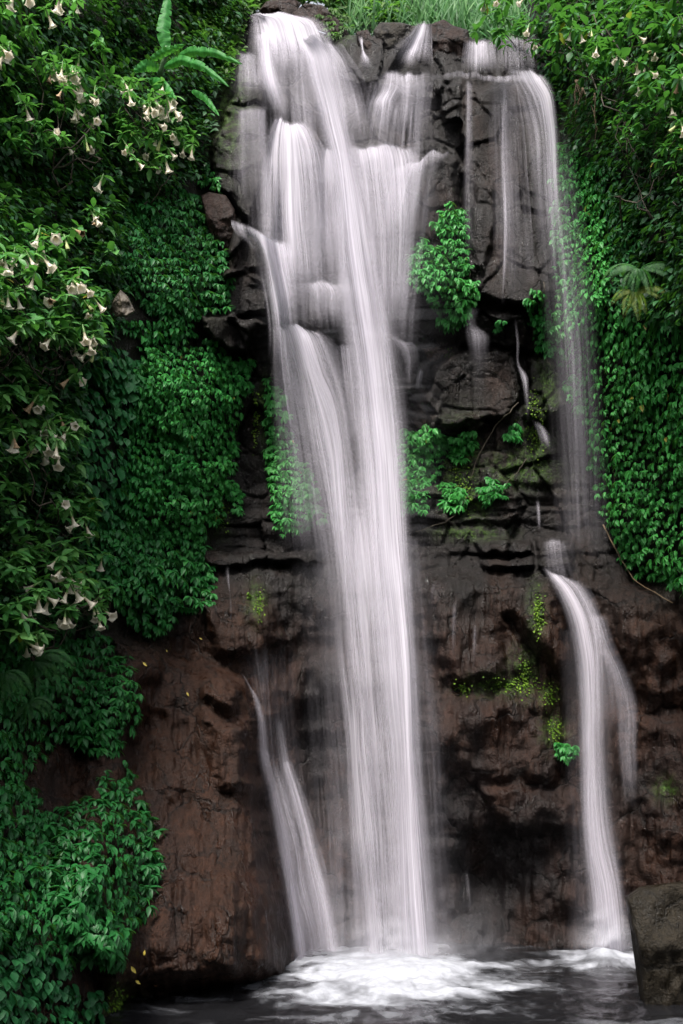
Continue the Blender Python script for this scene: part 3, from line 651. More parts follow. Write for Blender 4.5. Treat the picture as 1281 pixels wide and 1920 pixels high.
# right fall
fall('right hand fall arching off the high ledge and thinning to a veil before the vines', [
 ('lip_left', [(70, [866, 890, 926], [0, .75, .3]), (100, [864, 890, 930], [.1, .65, .3]), (150, [862, 890, 934], [.1, .55, .2])], dict(off=.1)),
 ('lip_right', [(66, [934, 962, 998], [0, .5, .3]), (100, [934, 964, 1000], [.1, .5, .3]), (150, [932, 966, 1004], [.1, .55, .3])], dict(off=.1)),
 ('ledge_line', [([136, 136, 138, 138], [800, 870, 950, 1020], [.05, .3, .45, .2]), ([152, 152, 156, 158], [800, 870, 950, 1024], [0, .25, .35, .2])], dict(off=.14)),
 ('arch', [(132, [946, 968, 986, 1004, 1018], [0, .6, .85, .85, 0]), (150, [950, 974, 996, 1014, 1032], [.05, .4, .85, .9, 0]), (176, [962, 988, 1010, 1027, 1044], [0, .3, .8, .92, 0]), (219, [972, 1002, 1020, 1036, 1050], [0, .3, .65, .8, 0]), (352, [990, 1014, 1030, 1044, 1058], [0, .22, .5, .5, 0]), (497, [1006, 1022, 1036, 1052, 1072], [0, .10, .22, .16, 0]), (650, [1014, 1034, 1052, 1074, 1094], [0, .06, .10, .08, 0]), (800, [1022, 1044, 1064, 1086, 1108], [0, .05, .08, .06, 0]), (950, [1030, 1052, 1074, 1098, 1122], [0, .07, .10, .07, 0]), (1080, [1042, 1060, 1082, 1104, 1124], [0, .08, .11, .07, 0])], dict(off=.35)),
 ('wide_veil', [(170, [1020, 1040, 1056], [0, .1, 0]), (300, [1022, 1050, 1082], [0, .2, 0]), (500, [1030, 1070, 1112], [0, .25, 0]), (800, [1040, 1090, 1140], [0, .22, 0]), (1080, [1050, 1100, 1150], [0, .17, 0])], dict(off=.75, layers=2, fin=160)),
 ('face_streaks', [(148, [920, 944, 970], [.03, .24, .1]), (240, [918, 946, 980], [.05, .22, .14]), (370, [922, 948, 990], [.05, .2, .12]), (500, [926, 950, 1000], [0, .12, .08]), (580, [930, 950, 1000], [0, .1, .05])], dict(off=.06)),
 ('corner_streaks', [(150, [872, 880, 888], [0, .4, 0]), (230, [872, 880, 888], [0, .3, 0]), (330, [868, 878, 892], [0, .16, 0]), (520, [870, 880, 892], [0, .12, 0])], dict(off=.06)),
 ('fine_trickle', [(165, [938, 942, 946], [0, .25, 0]), (300, [939, 944, 949], [0, .35, 0]), (430, [943, 947, 952], [0, .45, 0]), (500, [942, 946, 951], [0, .4, 0]), (585, [938, 942, 947], [0, .25, 0])], dict(off=.05, layers=1, fin=60)),
 ('little_steps', [(576, [872, 890, 908], [0, .14, 0]), (612, [870, 884, 900], [0, .18, 0]), (622, [868, 892, 914], [0, .34, 0]), (656, [872, 896, 918], [0, .14, 0]), (780, [872, 896, 918], [0, .05, 0])], dict(off=.07)),
 ('thin_steps', [(585, [961, 964, 968], [0, .15, 0]), (640, [967, 970, 974], [0, .15, 0]), (688, [969, 973, 978], [0, .25, 0]), (700, [973, 980, 988], [0, .45, 0]), (740, [981, 987, 993], [0, .3, 0]), (820, [980, 988, 996], [0, .05, 0])], dict(off=.07, layers=1, fin=40)),
 ('small_spout', [([784, 786, 796], [996, 1008, 1020], [0, .5, 0]), (812, [1008, 1018, 1030], [0, .5, 0]), (850, [1016, 1026, 1038], [0, .25, 0])], dict(off=.1)),
], (990, 150, 16))
# lower right
fall('lower right stream sliding over the bedded rock into the pool by the boulder', [
 ('thin_feed', [(930, [1003, 1008, 1014], [0, .3, 0]), (1010, [1007, 1012, 1018], [0, .2, 0])], dict(off=.07, layers=1, fin=20)),
 ('rim', [(1006, [1012, 1038, 1068], [0, .6, 0]), (1020, [1012, 1040, 1074], [0, .4, .05]), (1050, [1014, 1044, 1080], [0, .25, .05]), (1110, [1020, 1060, 1096], [0, .25, .05])], dict(off=.14, fout=40)),
 ('slide', [([1066, 1070, 1076], [1012, 1036, 1068], [0, .8, 0]), ([1100, 1096, 1090], [1032, 1060, 1096], [0, .85, .05]), (1140, [1052, 1084, 1122], [0, .9, .1]), (1213, [1070, 1100, 1136], [0, .85, .1]), (1300, [1078, 1106, 1136], [0, .85, 0]), (1400, [1080, 1108, 1138], [0, .85, 0]), (1576, [1086, 1120, 1156], [0, .85, 0]), (1674, [1098, 1136, 1172], [0, .85, 0]), (1800, [1104, 1146, 1186], [0, .8, 0])], dict(layers=3, off=.14)),
 ('side_branch', [(1150, [1096, 1116, 1138], [.2, .6, 0]), (1205, [1110, 1134, 1156], [.1, .6, 0]), (1260, [1136, 1160, 1180], [0, .55, 0]), (1320, [1150, 1176, 1196], [0, .42, 0]), (1400, [1156, 1178, 1196], [0, .35, 0]), (1540, [1164, 1182, 1200], [0, .2, 0])], dict(off=.08)),
 ('side_film', [(1210, [1100, 1130, 1160], [.3, .3, 0]), (1290, [1110, 1140, 1176], [.2, .2, 0]), (1420, [1116, 1146, 1180], [.1, .12, 0])], dict(off=.06)),
 ('halo', [(1180, [1040, 1100, 1160], [0, .2, 0]), (1450, [1050, 1108, 1170], [0, .2, 0]), (1800, [1064, 1140, 1200], [0, .3, 0])], dict(off=.3, layers=2)),
], (1120, 1780, 15))
# lower left
fall('thin lacy stream sliding down the brown rock left of the main fall', [
 ('thread', [([1262, 1265, 1268], [448, 452, 456], [0, .15, 0]), ([1280, 1285, 1292], [460, 466, 472], [0, .3, 0]), (1305, [471, 477, 484], [0, .35, 0]), (1340, [480, 487, 495], [0, .5, 0]), (1410, [483, 493, 505], [0, .5, 0]), (1520, [500, 512, 524], [0, .5, 0])], dict(off=.07)),
 ('wet_film', [(1180, [430, 480, 530, 570], [0, .1, .1, 0]), (1330, [460, 500, 530, 570], [0, .14, .1, 0]), (1500, [490, 520, 550, 600], [0, .16, .12, 0]), (1700, [520, 560, 600, 650], [0, .16, .14, 0]), (1880, [540, 580, 620, 670], [0, .16, .14, 0])], dict(off=.08, fin=80)),
 ('second_thread', [(1330, [508, 518, 530], [0, .16, 0]), (1400, [514, 530, 546], [0, .25, 0]), (1450, [522, 540, 556], [0, .4, 0]), (1540, [540, 560, 580], [0, .4, 0])], dict(off=.07, fin=30)),
 ('slide', [(1380, [480, 493, 508, 524], [0, .35, .15, 0]), (1478, [498, 516, 540, 564], [0, .5, .35, .15]), (1576, [514, 540, 566, 596], [0, .5, .32, .2]), (1673, [530, 556, 586, 620], [0, .55, .42, .2]), (1751, [542, 574, 604, 634], [0, .5, .4, .15]), (1880, [556, 590, 620, 646], [0, .55, .5, .1])], dict(off=.1, fin=120)),
 ('right_strand', [(1420, [524, 536, 548], [0, .4, 0]), (1500, [540, 558, 576], [0, .6, 0]), (1580, [558, 578, 600], [0, .65, 0]), (1680, [580, 602, 622], [0, .6, 0]), (1780, [596, 616, 638], [0, .6, 0]), (1865, [600, 622, 644], [0, .6, 0])], dict(off=.13)),
 ('left_strand', [(1400, [484, 493, 503], [0, .6, 0]), (1520, [508, 520, 533], [0, .6, 0]), (1640, [528, 542, 556], [0, .65, 0]), (1760, [546, 560, 576], [0, .7, 0]), (1865, [560, 574, 590], [0, .7, 0])], dict(off=.13)),
], (590, 1850, 14.5))
# loose trickles on the rock
def trickle(label, rows, **kw):
    o = stream('trickle', [(y_, x_, [d_ * .45 for d_ in dd_]) for y_, x_, dd_ in rows], None, off=.06, fin=25, fout=90, layers=1, **kw); tag(o, label, 'trickle', 'trickles over the rock', 'structure')
trickle('short curling spout under the left ledge', [([1062, 1063, 1066], [478, 494, 510], [0, .6, 0]), ([1066, 1070, 1076], [496, 508, 520], [0, .7, 0]), (1118, [506, 513, 521], [0, .3, 0])])
trickle('long thin trickle below the left vines', [(1056, [420, 426, 432], [0, .4, 0]), (1190, [418, 424, 430], [0, .35, 0]), (1200, [408, 418, 430], [0, .4, 0]), (1228, [404, 410, 417], [0, .25, 0])])
trickle('bright dribble at the edge of the main fall', [(1052, [756, 772, 788], [0, .6, 0]), (1090, [752, 766, 780], [0, .8, 0]), (1110, [754, 768, 782], [0, .7, 0]), (1230, [762, 776, 792], [0, .5, 0])])
trickle('forked trickle on the brown rock right of the main fall', [([1086, 1082, 1078], [806, 824, 842], [.1, .7, .1]), (1100, [804, 814, 832], [0, .6, .1]), (1140, [800, 808, 820], [0, .5, .1]), (1180, [794, 802, 812], [0, .35, 0])])
trickle('faint thread hanging on the brown rock', [(1116, [848, 854, 860], [0, .45, 0]), (1180, [846, 851, 857], [0, .35, 0]), (1280, [846, 851, 857], [0, .15, 0])])
trickle('faint thread beside the mossy ledge', [(1160, [886, 891, 896], [0, .4, 0]), (1240, [884, 889, 894], [0, .3, 0]), (1280, [884, 889, 894], [0, .15, 0])])
trickle('faint spray thread at the foot of the main fall', [(1620, [868, 873, 878], [0, .35, 0]), (1690, [874, 880, 886], [0, .3, 0]), (1760, [880, 888, 896], [0, .1, 0])])

# ------------------------------------------------------------------ spray
sp1 = stream('spray', [(1640, [560, 660, 760, 860, 960], [0, 0, 0, 0, 0]), (1730, [540, 650, 760, 870, 980], [0, .07, .12, .05, 0]), (1800, [530, 640, 760, 880, 1000], [0, .24, .36, .15, 0]), (1850, [560, 650, 760, 870, 980], [0, .2, .25, .18, 0])], None, off=1.0, layers=3, mat='mist', run=False)
tag(sp1, 'soft white spray rising where the main fall hits the pool', 'spray', kind='stuff')
sp3 = stream('spray', [(40, [420, 520, 640, 760, 860], [0, .01, .015, .01, 0]), (400, [420, 540, 660, 780, 900], [0, .03, .04, .03, 0]), (900, [520, 600, 690, 770, 850], [0, .05, .09, .05, 0]), (1400, [560, 640, 730, 810, 880], [0, .05, .09, .04, 0]), (1790, [540, 640, 740, 840, 930], [0, .08, .13, .06, 0])], None, off=.9, layers=2, mat='mist', run=False)
tag(sp3, 'fine spray drifting along the main fall', 'spray', kind='stuff')
sp2 = stream('spray', [(1680, [1060, 1130, 1210], [0, 0, 0]), (1785, [1050, 1136, 1220], [0, .42, 0]), (1815, [1060, 1136, 1210], [0, .15, 0])], None, off=.5, layers=2, mat='mist', run=False)
tag(sp2, 'small puff of spray at the foot of the right stream', 'spray', kind='stuff')

# ------------------------------------------------------------------ plants
DOWN = np.array([0, 0, -1.]); UP = -DOWN
def face(px, py):
    """outward direction of the softened bank"""
    e_ = 12
    a_ = P(px + e_, py, sdepth(px + e_, py)) - P(px - e_, py, sdepth(px - e_, py))
    b_ = P(px, py - e_, sdepth(px, py - e_)) - P(px, py + e_, sdepth(px, py + e_))
    n = nrm(np.cross(a_, b_)); n[n[:, 1] > 0] *= -1
    return n
def vine(label, polys, leaf=.11, cell=(19, 15), bulge=.5, nleaf=(4, 6), mat='vine', tpl=T_VN, tint=(.1, .9), name='climbing_vine', cat='vine', group='climbing vines on the wet rock', layers=3, hole=.0, wid=1.0, stems=14):
    cell = (cell[0] * .66, cell[1] * 1.06); leaf = leaf * 1.0; bulge = bulge * .7
    if isinstance(polys[0][0], (int, float)): polys = [polys]
    c0 = np.mean(np.array(polys[0]), 0)
    root = empty(name, P(c0[0], max(p[1] for p in polys[0]), float(sdepth(c0[0], max(p[1] for p in polys[0])))), label, cat, group)
    mb = MB(); tilt = rng.normal(0, .14)
    for poly in polys:
        xs = [p[0] for p in poly]; ys = [p[1] for p in poly]
        for ly in range(layers):
            X, Y = np.meshgrid(np.arange(min(xs) - 5, max(xs) + 5, cell[0]), np.arange(min(ys) - 5, max(ys) + 5, cell[1]))
            X = X + (np.arange(X.shape[0])[:, None] % 2) * cell[0] * .5
            X = (X + rng.normal(0, cell[0] * .28, X.shape)).ravel(); Y = (Y + rng.normal(0, cell[1] * .19, Y.shape) + (X.reshape(Y.shape) - c0[0]) * tilt + fbm(X.reshape(Y.shape) / 70, Y / 200, 3, 74) * 34 + ly * cell[1] * .06).ravel()
            s = sdf(poly, X + fbm(X / 18, Y / 18, 2, 71) * 26, Y + fbm(X / 18, Y / 18, 2, 72) * 26)
            keep = (s > 0) & (fbm(X / 40, Y / 40, 3, 73 + ly) > -.5 + hole)
            X, Y, s = X[keep], Y[keep], s[keep]
            lump = fbm(X / 38, Y / 26, 3, 76) * 1.3
            dd = sdepth(X, Y) - .08 - bulge * (1 - np.exp(-s / 40)) * (.72 + lump) + ly * .14 - rng.random(len(X)) * .08
            # never inside the rock
            dd = np.minimum(dd, depth(X, Y) - .05)
            pos = P(X, Y, dd); o = face(X, Y)
            side = nrm(np.cross(o, UP)); k = rng.integers(nleaf[0], nleaf[1] + 1, len(X))
            base = np.clip(.5 + fbm(X / 60, Y / 50, 3, 78) * .8, 0, 1)
            sz = leaf * rng.uniform(.6, 1.35, len(X)) * (1 + .5 * fbm(X / 50, Y / 50, 2, 79))
            yaw = rng.normal(0, .3, len(X))
            for j in range(nleaf[1]):
                m = k > j
                ang = (j - (k - 1) / 2) * .50 + yaw + rng.normal(0, .15, len(X)); ang = ang[m]
                out = rng.uniform(.25, .75, m.sum())
                d = DOWN * np.cos(ang)[:, None] * .85 + side[m] * np.sin(ang)[:, None] + o[m] * out[:, None]
                nn = o[m] * .75 + UP * .75 + side[m] * np.sin(ang)[:, None] * .5 + rng.normal(0, .16, (m.sum(), 3))
                tn = np.clip(tint[0] + (tint[1] - tint[0]) * (base[m] * .6 + rng.random(m.sum()) * .45), 0, .95)
                yl = rng.random(m.sum()) < .003; tn[yl] = 1
                scatter(mb, tpl, pos[m], d, nn, sz[m] * rng.uniform(.8, 1.1, m.sum()), tn, wid)
        for k in range(stems):
            q_ = pick(poly, 1)[0]; y1 = q_[1] + rng.uniform(40, 110); x1 = q_[0] + rng.normal(0, 18)
            if not inpoly(poly, np.array(x1), np.array(y1)): continue
            yy = np.linspace(q_[1], y1, 7); xx = np.linspace(q_[0], x1, 7) + rng.normal(0, 2.5, 7)
            sb = MB(); tube(sb, P(xx, yy, np.minimum(sdepth(xx, yy) - .05, depth(xx, yy) - .02)), .009, .005, 4); sb.build('stem', M['stem'], root)
    mb.build('foliage', M[mat], root)
    return root

vine('dense dark green vine dome hanging above the grey ledge left of the falls', [(275, 340), (300, 328), (350, 345), (388, 372), (415, 430), (425, 510), (442, 578), (400, 580), (340, 604), (280, 575), (240, 530), (212, 490), (215, 420), (240, 385)], .12, (17, 14), .75, mat='vine_dark')
vine('wide vine curtain with fine leaflets bulging over the rock at mid height on the left', [(262, 625), (340, 645), (380, 632), (420, 652), (466, 675), (470, 705), (446, 790), (440, 860), (415, 960), (380, 1010), (345, 1016), (230, 1010), (225, 900), (240, 800), (255, 700)], .11, (16, 13), .8, tint=(.2, .95))
vine('sparse vine shelf below the pale rock on the left bank', [(205, 590), (300, 600), (360, 590), (370, 620), (330, 640), (262, 625), (215, 625)], .11, (18, 15), .4, hole=.4)
vine('creeper with big oval ribbed leaves beside the white flowers at mid height', [(130, 640), (230, 640), (272, 690), (262, 800), (250, 900), (235, 990), (170, 990), (130, 900), (120, 760)], .17, (22, 18), .75, (1, 3), 'broad', T_BR, name='broad_leaf_creeper', cat='creeper')
vine('dark drooping vine skirt ending over the brown rock on the left', [(165, 960), (300, 980), (392, 1000), (372, 1040), (402, 1075), (400, 1132), (360, 1152), (332, 1132), (312, 1192), (262, 1188), (222, 1150), (188, 1110), (165, 1050)], .14, (20, 16), .8, mat='vine_dark')
vine('small bright vine tuft hanging on dark rock at the edge of the left curtain', [(424, 905), (442, 898), (456, 915), (456, 950), (438, 966), (424, 940)], .09, (13, 11), .3)
vine('dark vine slope over the brown earth under the lowest white flowers', [(-60, 1180), (190, 1180), (235, 1230), (265, 1300), (262, 1342), (226, 1384), (230, 1425), (190, 1412), (150, 1402), (110, 1385), (60, 1432), (40, 1480), (-60, 1490)], .12, (23, 18), .55, mat='vine_dark')
vine('lush drooping vine mound in the bottom left corner beside the brown rock', [(-60, 1480), (60, 1470), (95, 1512), (170, 1492), (204, 1440), (242, 1440), (272, 1500), (292, 1560), (300, 1625), (282, 1702), (250, 1735), (236, 1802), (200, 1812), (170, 1790), (128, 1800), (100, 1780), (-60, 1760)], .125, (24, 19), .8, mat='vine_dark', tint=(0, .6))
vine('broad leaved creeper sprawling along the bottom left edge', [(-60, 1760), (100, 1780), (128, 1802), (140, 1845), (198, 1858), (206, 1985), (-60, 1985)], .12, (25, 20), .5, (2, 4), 'broad', T_BR, (0, .55), name='broad_leaf_creeper', cat='creeper')
vine('huge vine wall of overlapping leaves covering the right bank', [(1130, 580), (1170, 570), (1281, 600), (1345, 600), (1345, 1130), (1272, 1112), (1232, 1085), (1190, 1082), (1165, 1030), (1132, 970), (1112, 880), (1096, 790), (1096, 690)], .115, (20, 16), .7, tint=(.4, 1))
vine('tall vine column behind the thin right veil of water', [(1036, 275), (1060, 266), (1110, 290), (1132, 360), (1140, 450), (1140, 570), (1098, 690), (1098, 800), (1080, 780), (1060, 690), (1038, 640), (1042, 540), (1036, 400)], .115, (16, 13), .5, tint=(.5, 1))
vine('dark vine hanging in shade right of the veil', [(1110, 290), (1150, 300), (1210, 420), (1200, 560), (1140, 575), (1136, 450)], .12, (21, 17), .5, mat='vine_dark', tint=(0, .7))
vine('narrow vine strand on dark rock left of the thin veil', [(996, 535), (1018, 545), (1040, 640), (1032, 668), (1002, 655), (988, 600)], .10, (14, 12), .3, hole=.3)
vine('round topped vine clump clinging to the middle of the cliff', [(822, 396), (850, 378), (872, 392), (876, 450), (884, 490), (894, 560), (870, 600), (845, 614), (822, 600), (806, 560), (806, 500), (820, 450)], .11, (15, 13), .55, tint=(.45, 1))
vine('misted vine patch beside the round topped clump', [(770, 470), (796, 448), (812, 470), (808, 560), (782, 540), (764, 510)], .10, (14, 12), .35, hole=.12, tint=(.4, 1))
vine('ragged vine patch on dark rock right of the main fall', [[(752, 800), (796, 790), (828, 812), (832, 860), (806, 900), (800, 960), (756, 968), (746, 880)], [(832, 815), (886, 806), (890, 830), (872, 870), (850, 860)], [(826, 905), (868, 905), (884, 930), (862, 965), (834, 950)]], .105, (13, 11), .45, hole=.2, tint=(.4, 1))
vine('small vine cushion on bare rock above the bedded ledges', [(896, 908), (918, 892), (942, 900), (946, 925), (920, 940), (898, 930)], .09, (14, 12), .3, hole=.1)
vine('little vine sprig below the smooth dark rock face', [(948, 796), (966, 786), (978, 800), (972, 838), (956, 830)], .09, (14, 12), .25, hole=.25)
vine('tiny leafy tuft on the little rock steps', [(922, 600), (938, 592), (950, 602), (946, 618), (926, 618)], .09, (11, 9), .25)
vine('vine curtain seen through the veil left of the main fall', [(496, 705), (528, 722), (556, 850), (598, 900), (606, 980), (560, 1002), (514, 995), (500, 850)], .11, (15, 13), .35, hole=.1, tint=(.4, 1))
vine('sprig at the foot of the mossy crevice', [(1044, 1396), (1072, 1390), (1084, 1410), (1072, 1428), (1050, 1420)], .09, (12, 10), .2)
vine('leafy tuft growing on the rim boulder between the falls', [(598, 22), (626, 14), (648, 24), (656, 50), (640, 76), (616, 70), (604, 44)], .12, (13, 11), .25, (3, 5), 'bamboo', T_LA, name='rim_plant', cat='plant', group='small plants on the rim')
vine('thin creeper along the left of the falls under the banana plant', [(384, 300), (410, 330), (414, 362), (385, 352)], .09, (15, 12), .3, tint=(.2, 1))

# undergrowth: what nobody could count
def undergrowth(label, poly, n, leaf, mat='under', tint=(0, .62), slab=(.05, .7), tpl=T_OV, name='undergrowth', whorl=4):  # low default tint paints shaded gaps between shrubs into the leaf colour
    q_ = pick(poly, n); X, Y = q_[:, 0], q_[:, 1]
    lump = ss(-.25, .25, fbm(X / 50, Y / 50, 4, 81))
    dd = np.minimum(sdepth(X, Y), depth(X, Y)) - slab[0] - (slab[1] - slab[0]) * lump * rng.uniform(.4, 1, n)
    pos = P(X, Y, dd); o = face(X, Y); mb = MB(); base = rng.random(n)
    for j in range(whorl):
        a_ = rng.uniform(-2.4, 2.4, n); side = nrm(np.cross(o, UP))
        d = DOWN * (np.cos(a_) * .7)[:, None] + side * np.sin(a_)[:, None] + o * rng.uniform(.1, .9, n)[:, None]
        nn = o * .6 + UP * .8 + rng.normal(0, .35, (n, 3))
        scatter(mb, tpl, pos + rng.normal(0, leaf * .5, (n, 3)), d, nn, leaf * rng.uniform(.6, 1.3, n), np.clip(tint[0] + (tint[1] - tint[0]) * (base * .5 + rng.random(n) * .5), 0, .95))
    o_ = mb.build(name, M[mat]); tag(o_, label, 'undergrowth', kind='stuff'); return o_
undergrowth('tangled dark undergrowth filling the upper left bank', [(-80, -60), (440, -60), (452, 20), (425, 90), (400, 200), (380, 330), (330, 340), (250, 390), (215, 480), (235, 560), (200, 640), (150, 700), (150, 1000), (190, 1180), (-80, 1200)], 6500, .12)
undergrowth('tangled dark undergrowth in the upper right shade', [(1010, -60), (1360, -60), (1360, 620), (1180, 590), (1150, 330), (1060, 265), (1040, 180), (1000, 80)], 2600, .12)
undergrowth('overgrown bank continuing past the left of the falls', [(-480, -200), (-60, -200), (-60, 1900), (-480, 1900)], 2600, .2, whorl=4)
undergrowth('overgrown bank continuing past the right of the falls', [(1340, -200), (1880, -200), (1880, 1120), (1330, 1120)], 2600, .2, whorl=4)
undergrowth('pale mossy growth on the ledge beside the banana plant', [(330, -40), (455, -40), (462, 20), (448, 80), (430, 150), (400, 130), (360, 60)], 900, .09, 'bamboo', (.0, .75), (.05, .4))
undergrowth('light bamboo thicket on the rim behind the boulders', [(505, -60), (760, -60), (745, 40), (690, 62), (640, 40), (606, 8), (600, -4), (560, -4)], 900, .22, 'bamboo', (.1, 1), (-1.2, -.5), T_LA)

undergrowth('light bamboo leaves closing the gap beside the left lip', [(425, -60), (560, -60), (540, -2), (500, 12), (478, 26), (440, 40)], 420, .2, 'bamboo', (.1, .9), (-1.0, -.4), T_LA)

# grass on the rim
mb = MB(); n = 5200
X = rng.uniform(640, 1020, n); dgr = rng.uniform(18.4, 20.5, n); ybase = np.interp(X, [640, 760, 880, 1020], [72, 66, 82, 100]) - (dgr - 18.4) * 26 + rng.normal(0, 4, n)
pos = P(X, ybase, dgr)
lean = rng.normal(0, .45, (n, 3)); lean[:, 2] = 1
scatter(mb, T_BL, pos, lean, np.stack([rng.normal(0, .6, n), -np.ones(n), np.full(n, .5)], -1), rng.uniform(.4, .95, n), rng.random(n) * .95, rng.uniform(.5, 1.0, n))
tag(mb.build('grass', M['grass']), 'tall pale green grass growing along the rim above the falls', 'grass', kind='stuff')

# angel's trumpets ------------------------------------------------------
def flower_mesh(name='flower', mouth=.85, lobes=.28, petal='petal'):
    prof_ = [(0, .007), (-.03, .012), (-.07, .015), (-.11, .019), (-.15, .027), (-.185, .040), (-.21, .060), (-.222, .082), (-.218, .092)]
    k = 20; V = []
    for i, (z, r_) in enumerate(prof_):
        for j in range(k):
            th = 2 * math.pi * j / k; lob = max(0, math.cos(5 * th / 1)) ** 1.5
            s = i / (len(prof_) - 1); rr = r_ * (1 + (mouth - 1) * max(0, s - .5) / .5) * (1 + lobes * (lob - .3) * max(0, s - .55) / .45)
            V.append((rr * math.cos(th), rr * math.sin(th), z + (.018 * lob if i == len(prof_) - 1 else 0)))
    q = [(i * k + j, (i + 1) * k + j, (i + 1) * k + (j + 1) % k, i * k + (j + 1) % k) for i in range(len(prof_) - 1) for j in range(k)]
    mi = [0] * len(q); b = len(V)
    for (z, r_) in ((.055, .005), (.03, .012), (-.02, .014), (-.065, .019)):
        V += [(r_ * math.cos(2 * math.pi * j / 8), r_ * math.sin(2 * math.pi * j / 8), z) for j in range(8)]
    for i in range(3): q += [(b + i * 8 + j, b + (i + 1) * 8 + j, b + (i + 1) * 8 + (j + 1) % 8, b + i * 8 + (j + 1) % 8) for j in range(8)]; mi += [1] * 8
    me = bpy.data.meshes.new(name); me.from_pydata(V, [], q); me.materials.append(M[petal]); me.materials.append(M['calyx'])
    me.polygons.foreach_set('material_index', mi); me.polygons.foreach_set('use_smooth', [True] * len(q)); me.update(); return me
M['wilted'] = plain('wilted_petal', (.26, .17, .09), .7, .4, 30)
M['bud'] = plain('bud_petal', (.34, .38, .14), .55, .3, 20)
FLOWERS = [flower_mesh()] * 5 + [flower_mesh(mouth=.65, lobes=.35)] * 3 + [flower_mesh('wilted_flower', .42, .5, 'wilted'), flower_mesh('flower_bud', .18, .1, 'bud')]
def shrub(label, outline, flowers, loose, leaf=.17, front=(.35, 1.25), size=1.0, root_at=None, tint=(.15, .95), group="angel's trumpet shrubs", branches=16):
    c0 = np.array(root_at if root_at else np.mean(np.array(outline), 0), float)
    rp = P(c0[0], c0[1], float(sdepth(*c0)) - .05)
    root = empty('angels_trumpet', rp, label, 'flowering shrub', group)
    mb = MB()
    fl = np.array(flowers, float).reshape(-1, 2)
    ex = fl[rng.random(len(fl)) < .45]; fl = np.concatenate([fl, ex + rng.normal(0, 11, ex.shape)])
    tips = []
    for (x, y) in fl:
        d = float(sdepth(x, y)) - rng.uniform(front[0] + .45, front[1] + .3)
        h = .22 * size * rng.uniform(.8, 1.12)
        pt = P(x + rng.normal(0, 1), y, d)            # middle of the flower
        tx, ty = rng.normal(0, .42), rng.normal(-.15, .4)
        if rng.random() < .22: tx += rng.choice([-.6, .6]); ty -= .3
        fm = FLOWERS[rng.integers(0, len(FLOWERS))]; o = bpy.data.objects.new(fm.name.split('.')[0], fm); COL.objects.link(o); o.parent = root
        o.rotation_euler = (ty, tx, rng.uniform(0, 6.28)); s_ = h / .27 * 1.05; o.scale = (s_, s_, s_)
        o.location = Vector(pt - rp) + Vector((0, 0, .11 * s_))
        tips.append(pt + np.array([rng.normal(0, .03), .05, .17 * s_]))
    q_ = pick(outline, loose)
    lump = ss(-.2, .25, fbm(q_[:, 0] / 60, q_[:, 1] / 45, 3, 85))
    keep = (lump > .22) | (rng.random(loose) < .15); q_ = q_[keep]; lump = lump[keep]
    tp = P(q_[:, 0], q_[:, 1], np.minimum(sdepth(q_[:, 0], q_[:, 1]), depth(q_[:, 0], q_[:, 1])) - front[0] - (front[1] - front[0]) * lump * rng.uniform(.5, 1, len(q_)))
    tips = np.concatenate([np.array(tips).reshape(-1, 3), tp]) if len(tips) else tp
    m = len(tips); base = np.clip(.5 + rng.normal(0, .22, m), 0, 1); yaw0 = rng.uniform(0, 6.28, m)
    for j in range(8):
        mk = rng.random(m) < (.95 if j < 5 else .6); a_ = yaw0 + j * 2.4 + rng.normal(0, .2, m); el = rng.normal(-.18, .38, m)
        d = np.stack([np.cos(a_) * np.cos(el), np.sin(a_) * np.cos(el) - .12, np.sin(el)], -1)[mk]
        nn = np.stack([rng.normal(0, .25, mk.sum()), -.45 + rng.normal(0, .25, mk.sum()), np.ones(mk.sum())], -1)
        tn = np.clip(tint[0] + (tint[1] - tint[0]) * (base[mk] * .55 + rng.random(mk.sum()) * .45), 0, .95); tn[rng.random(mk.sum()) < .006] = 1
        scatter(mb, T_LA if j % 3 else T_OV, tips[mk], d, nn, leaf * rng.uniform(.65, 1.25, mk.sum()), tn, rng.uniform(.9, 1.3, mk.sum()))
    for k in range(branches):
        i = rng.integers(0, m); a_ = tips[i]
        j = np.argsort(np.linalg.norm(tips - a_, axis=1))[min(m - 1, rng.integers(3, 14))]
        sb = MB(); tube(sb, wander(a_ - [0, -.04, .02], tips[j] + [0, .25, -.25], 8, .12), .004, .008, 5); sb.build('branch', M['stem'], root)
        b_ = rp + rng.normal(0, .25, 3)
        if k % 3 == 0: sb = MB(); tube(sb, wander(tips[j] + [0, .25, -.25], b_, 10, .3, .1), .007, .014, 6); sb.build('branch', M['stem'], root)
    mb.build('foliage', M['shrub'], root)
    return root
shrub("angel's trumpet bush with cream flowers in the top left corner", [(-40, -20), (150, -20), (215, 60), (200, 230), (190, 310), (80, 300), (-40, 250)],
      [(45, 2), (113, 6), (117, 15), (144, 10), (9, 92), (2, 105), (17, 100), (147, 122), (101, 133), (117, 133), (96, 146), (123, 146), (135, 141), (144, 156), (150, 158), (139, 170), (129, 176), (180, 178), (46, 209), (135, 207), (142, 213), (154, 213), (178, 232), (185, 236), (113, 269), (121, 278), (160, 271), (172, 281)], 90, .15, root_at=(60, 330), branches=14)
shrub("angel's trumpet bush with hanging flower clusters below the banana plant", [(225, 140), (300, 160), (345, 200), (375, 290), (300, 330), (235, 320), (215, 240)],
      [(242, 166), (240, 183), (265, 199), (287, 189), (281, 209), (295, 211), (306, 211), (318, 207), (312, 193), (323, 190), (291, 242), (295, 263), (324, 258), (232, 277), (236, 287), (284, 295), (252, 308), (285, 318), (345, 285), (361, 285)], 55, .16, root_at=(280, 350), tint=(.3, 1), branches=14)
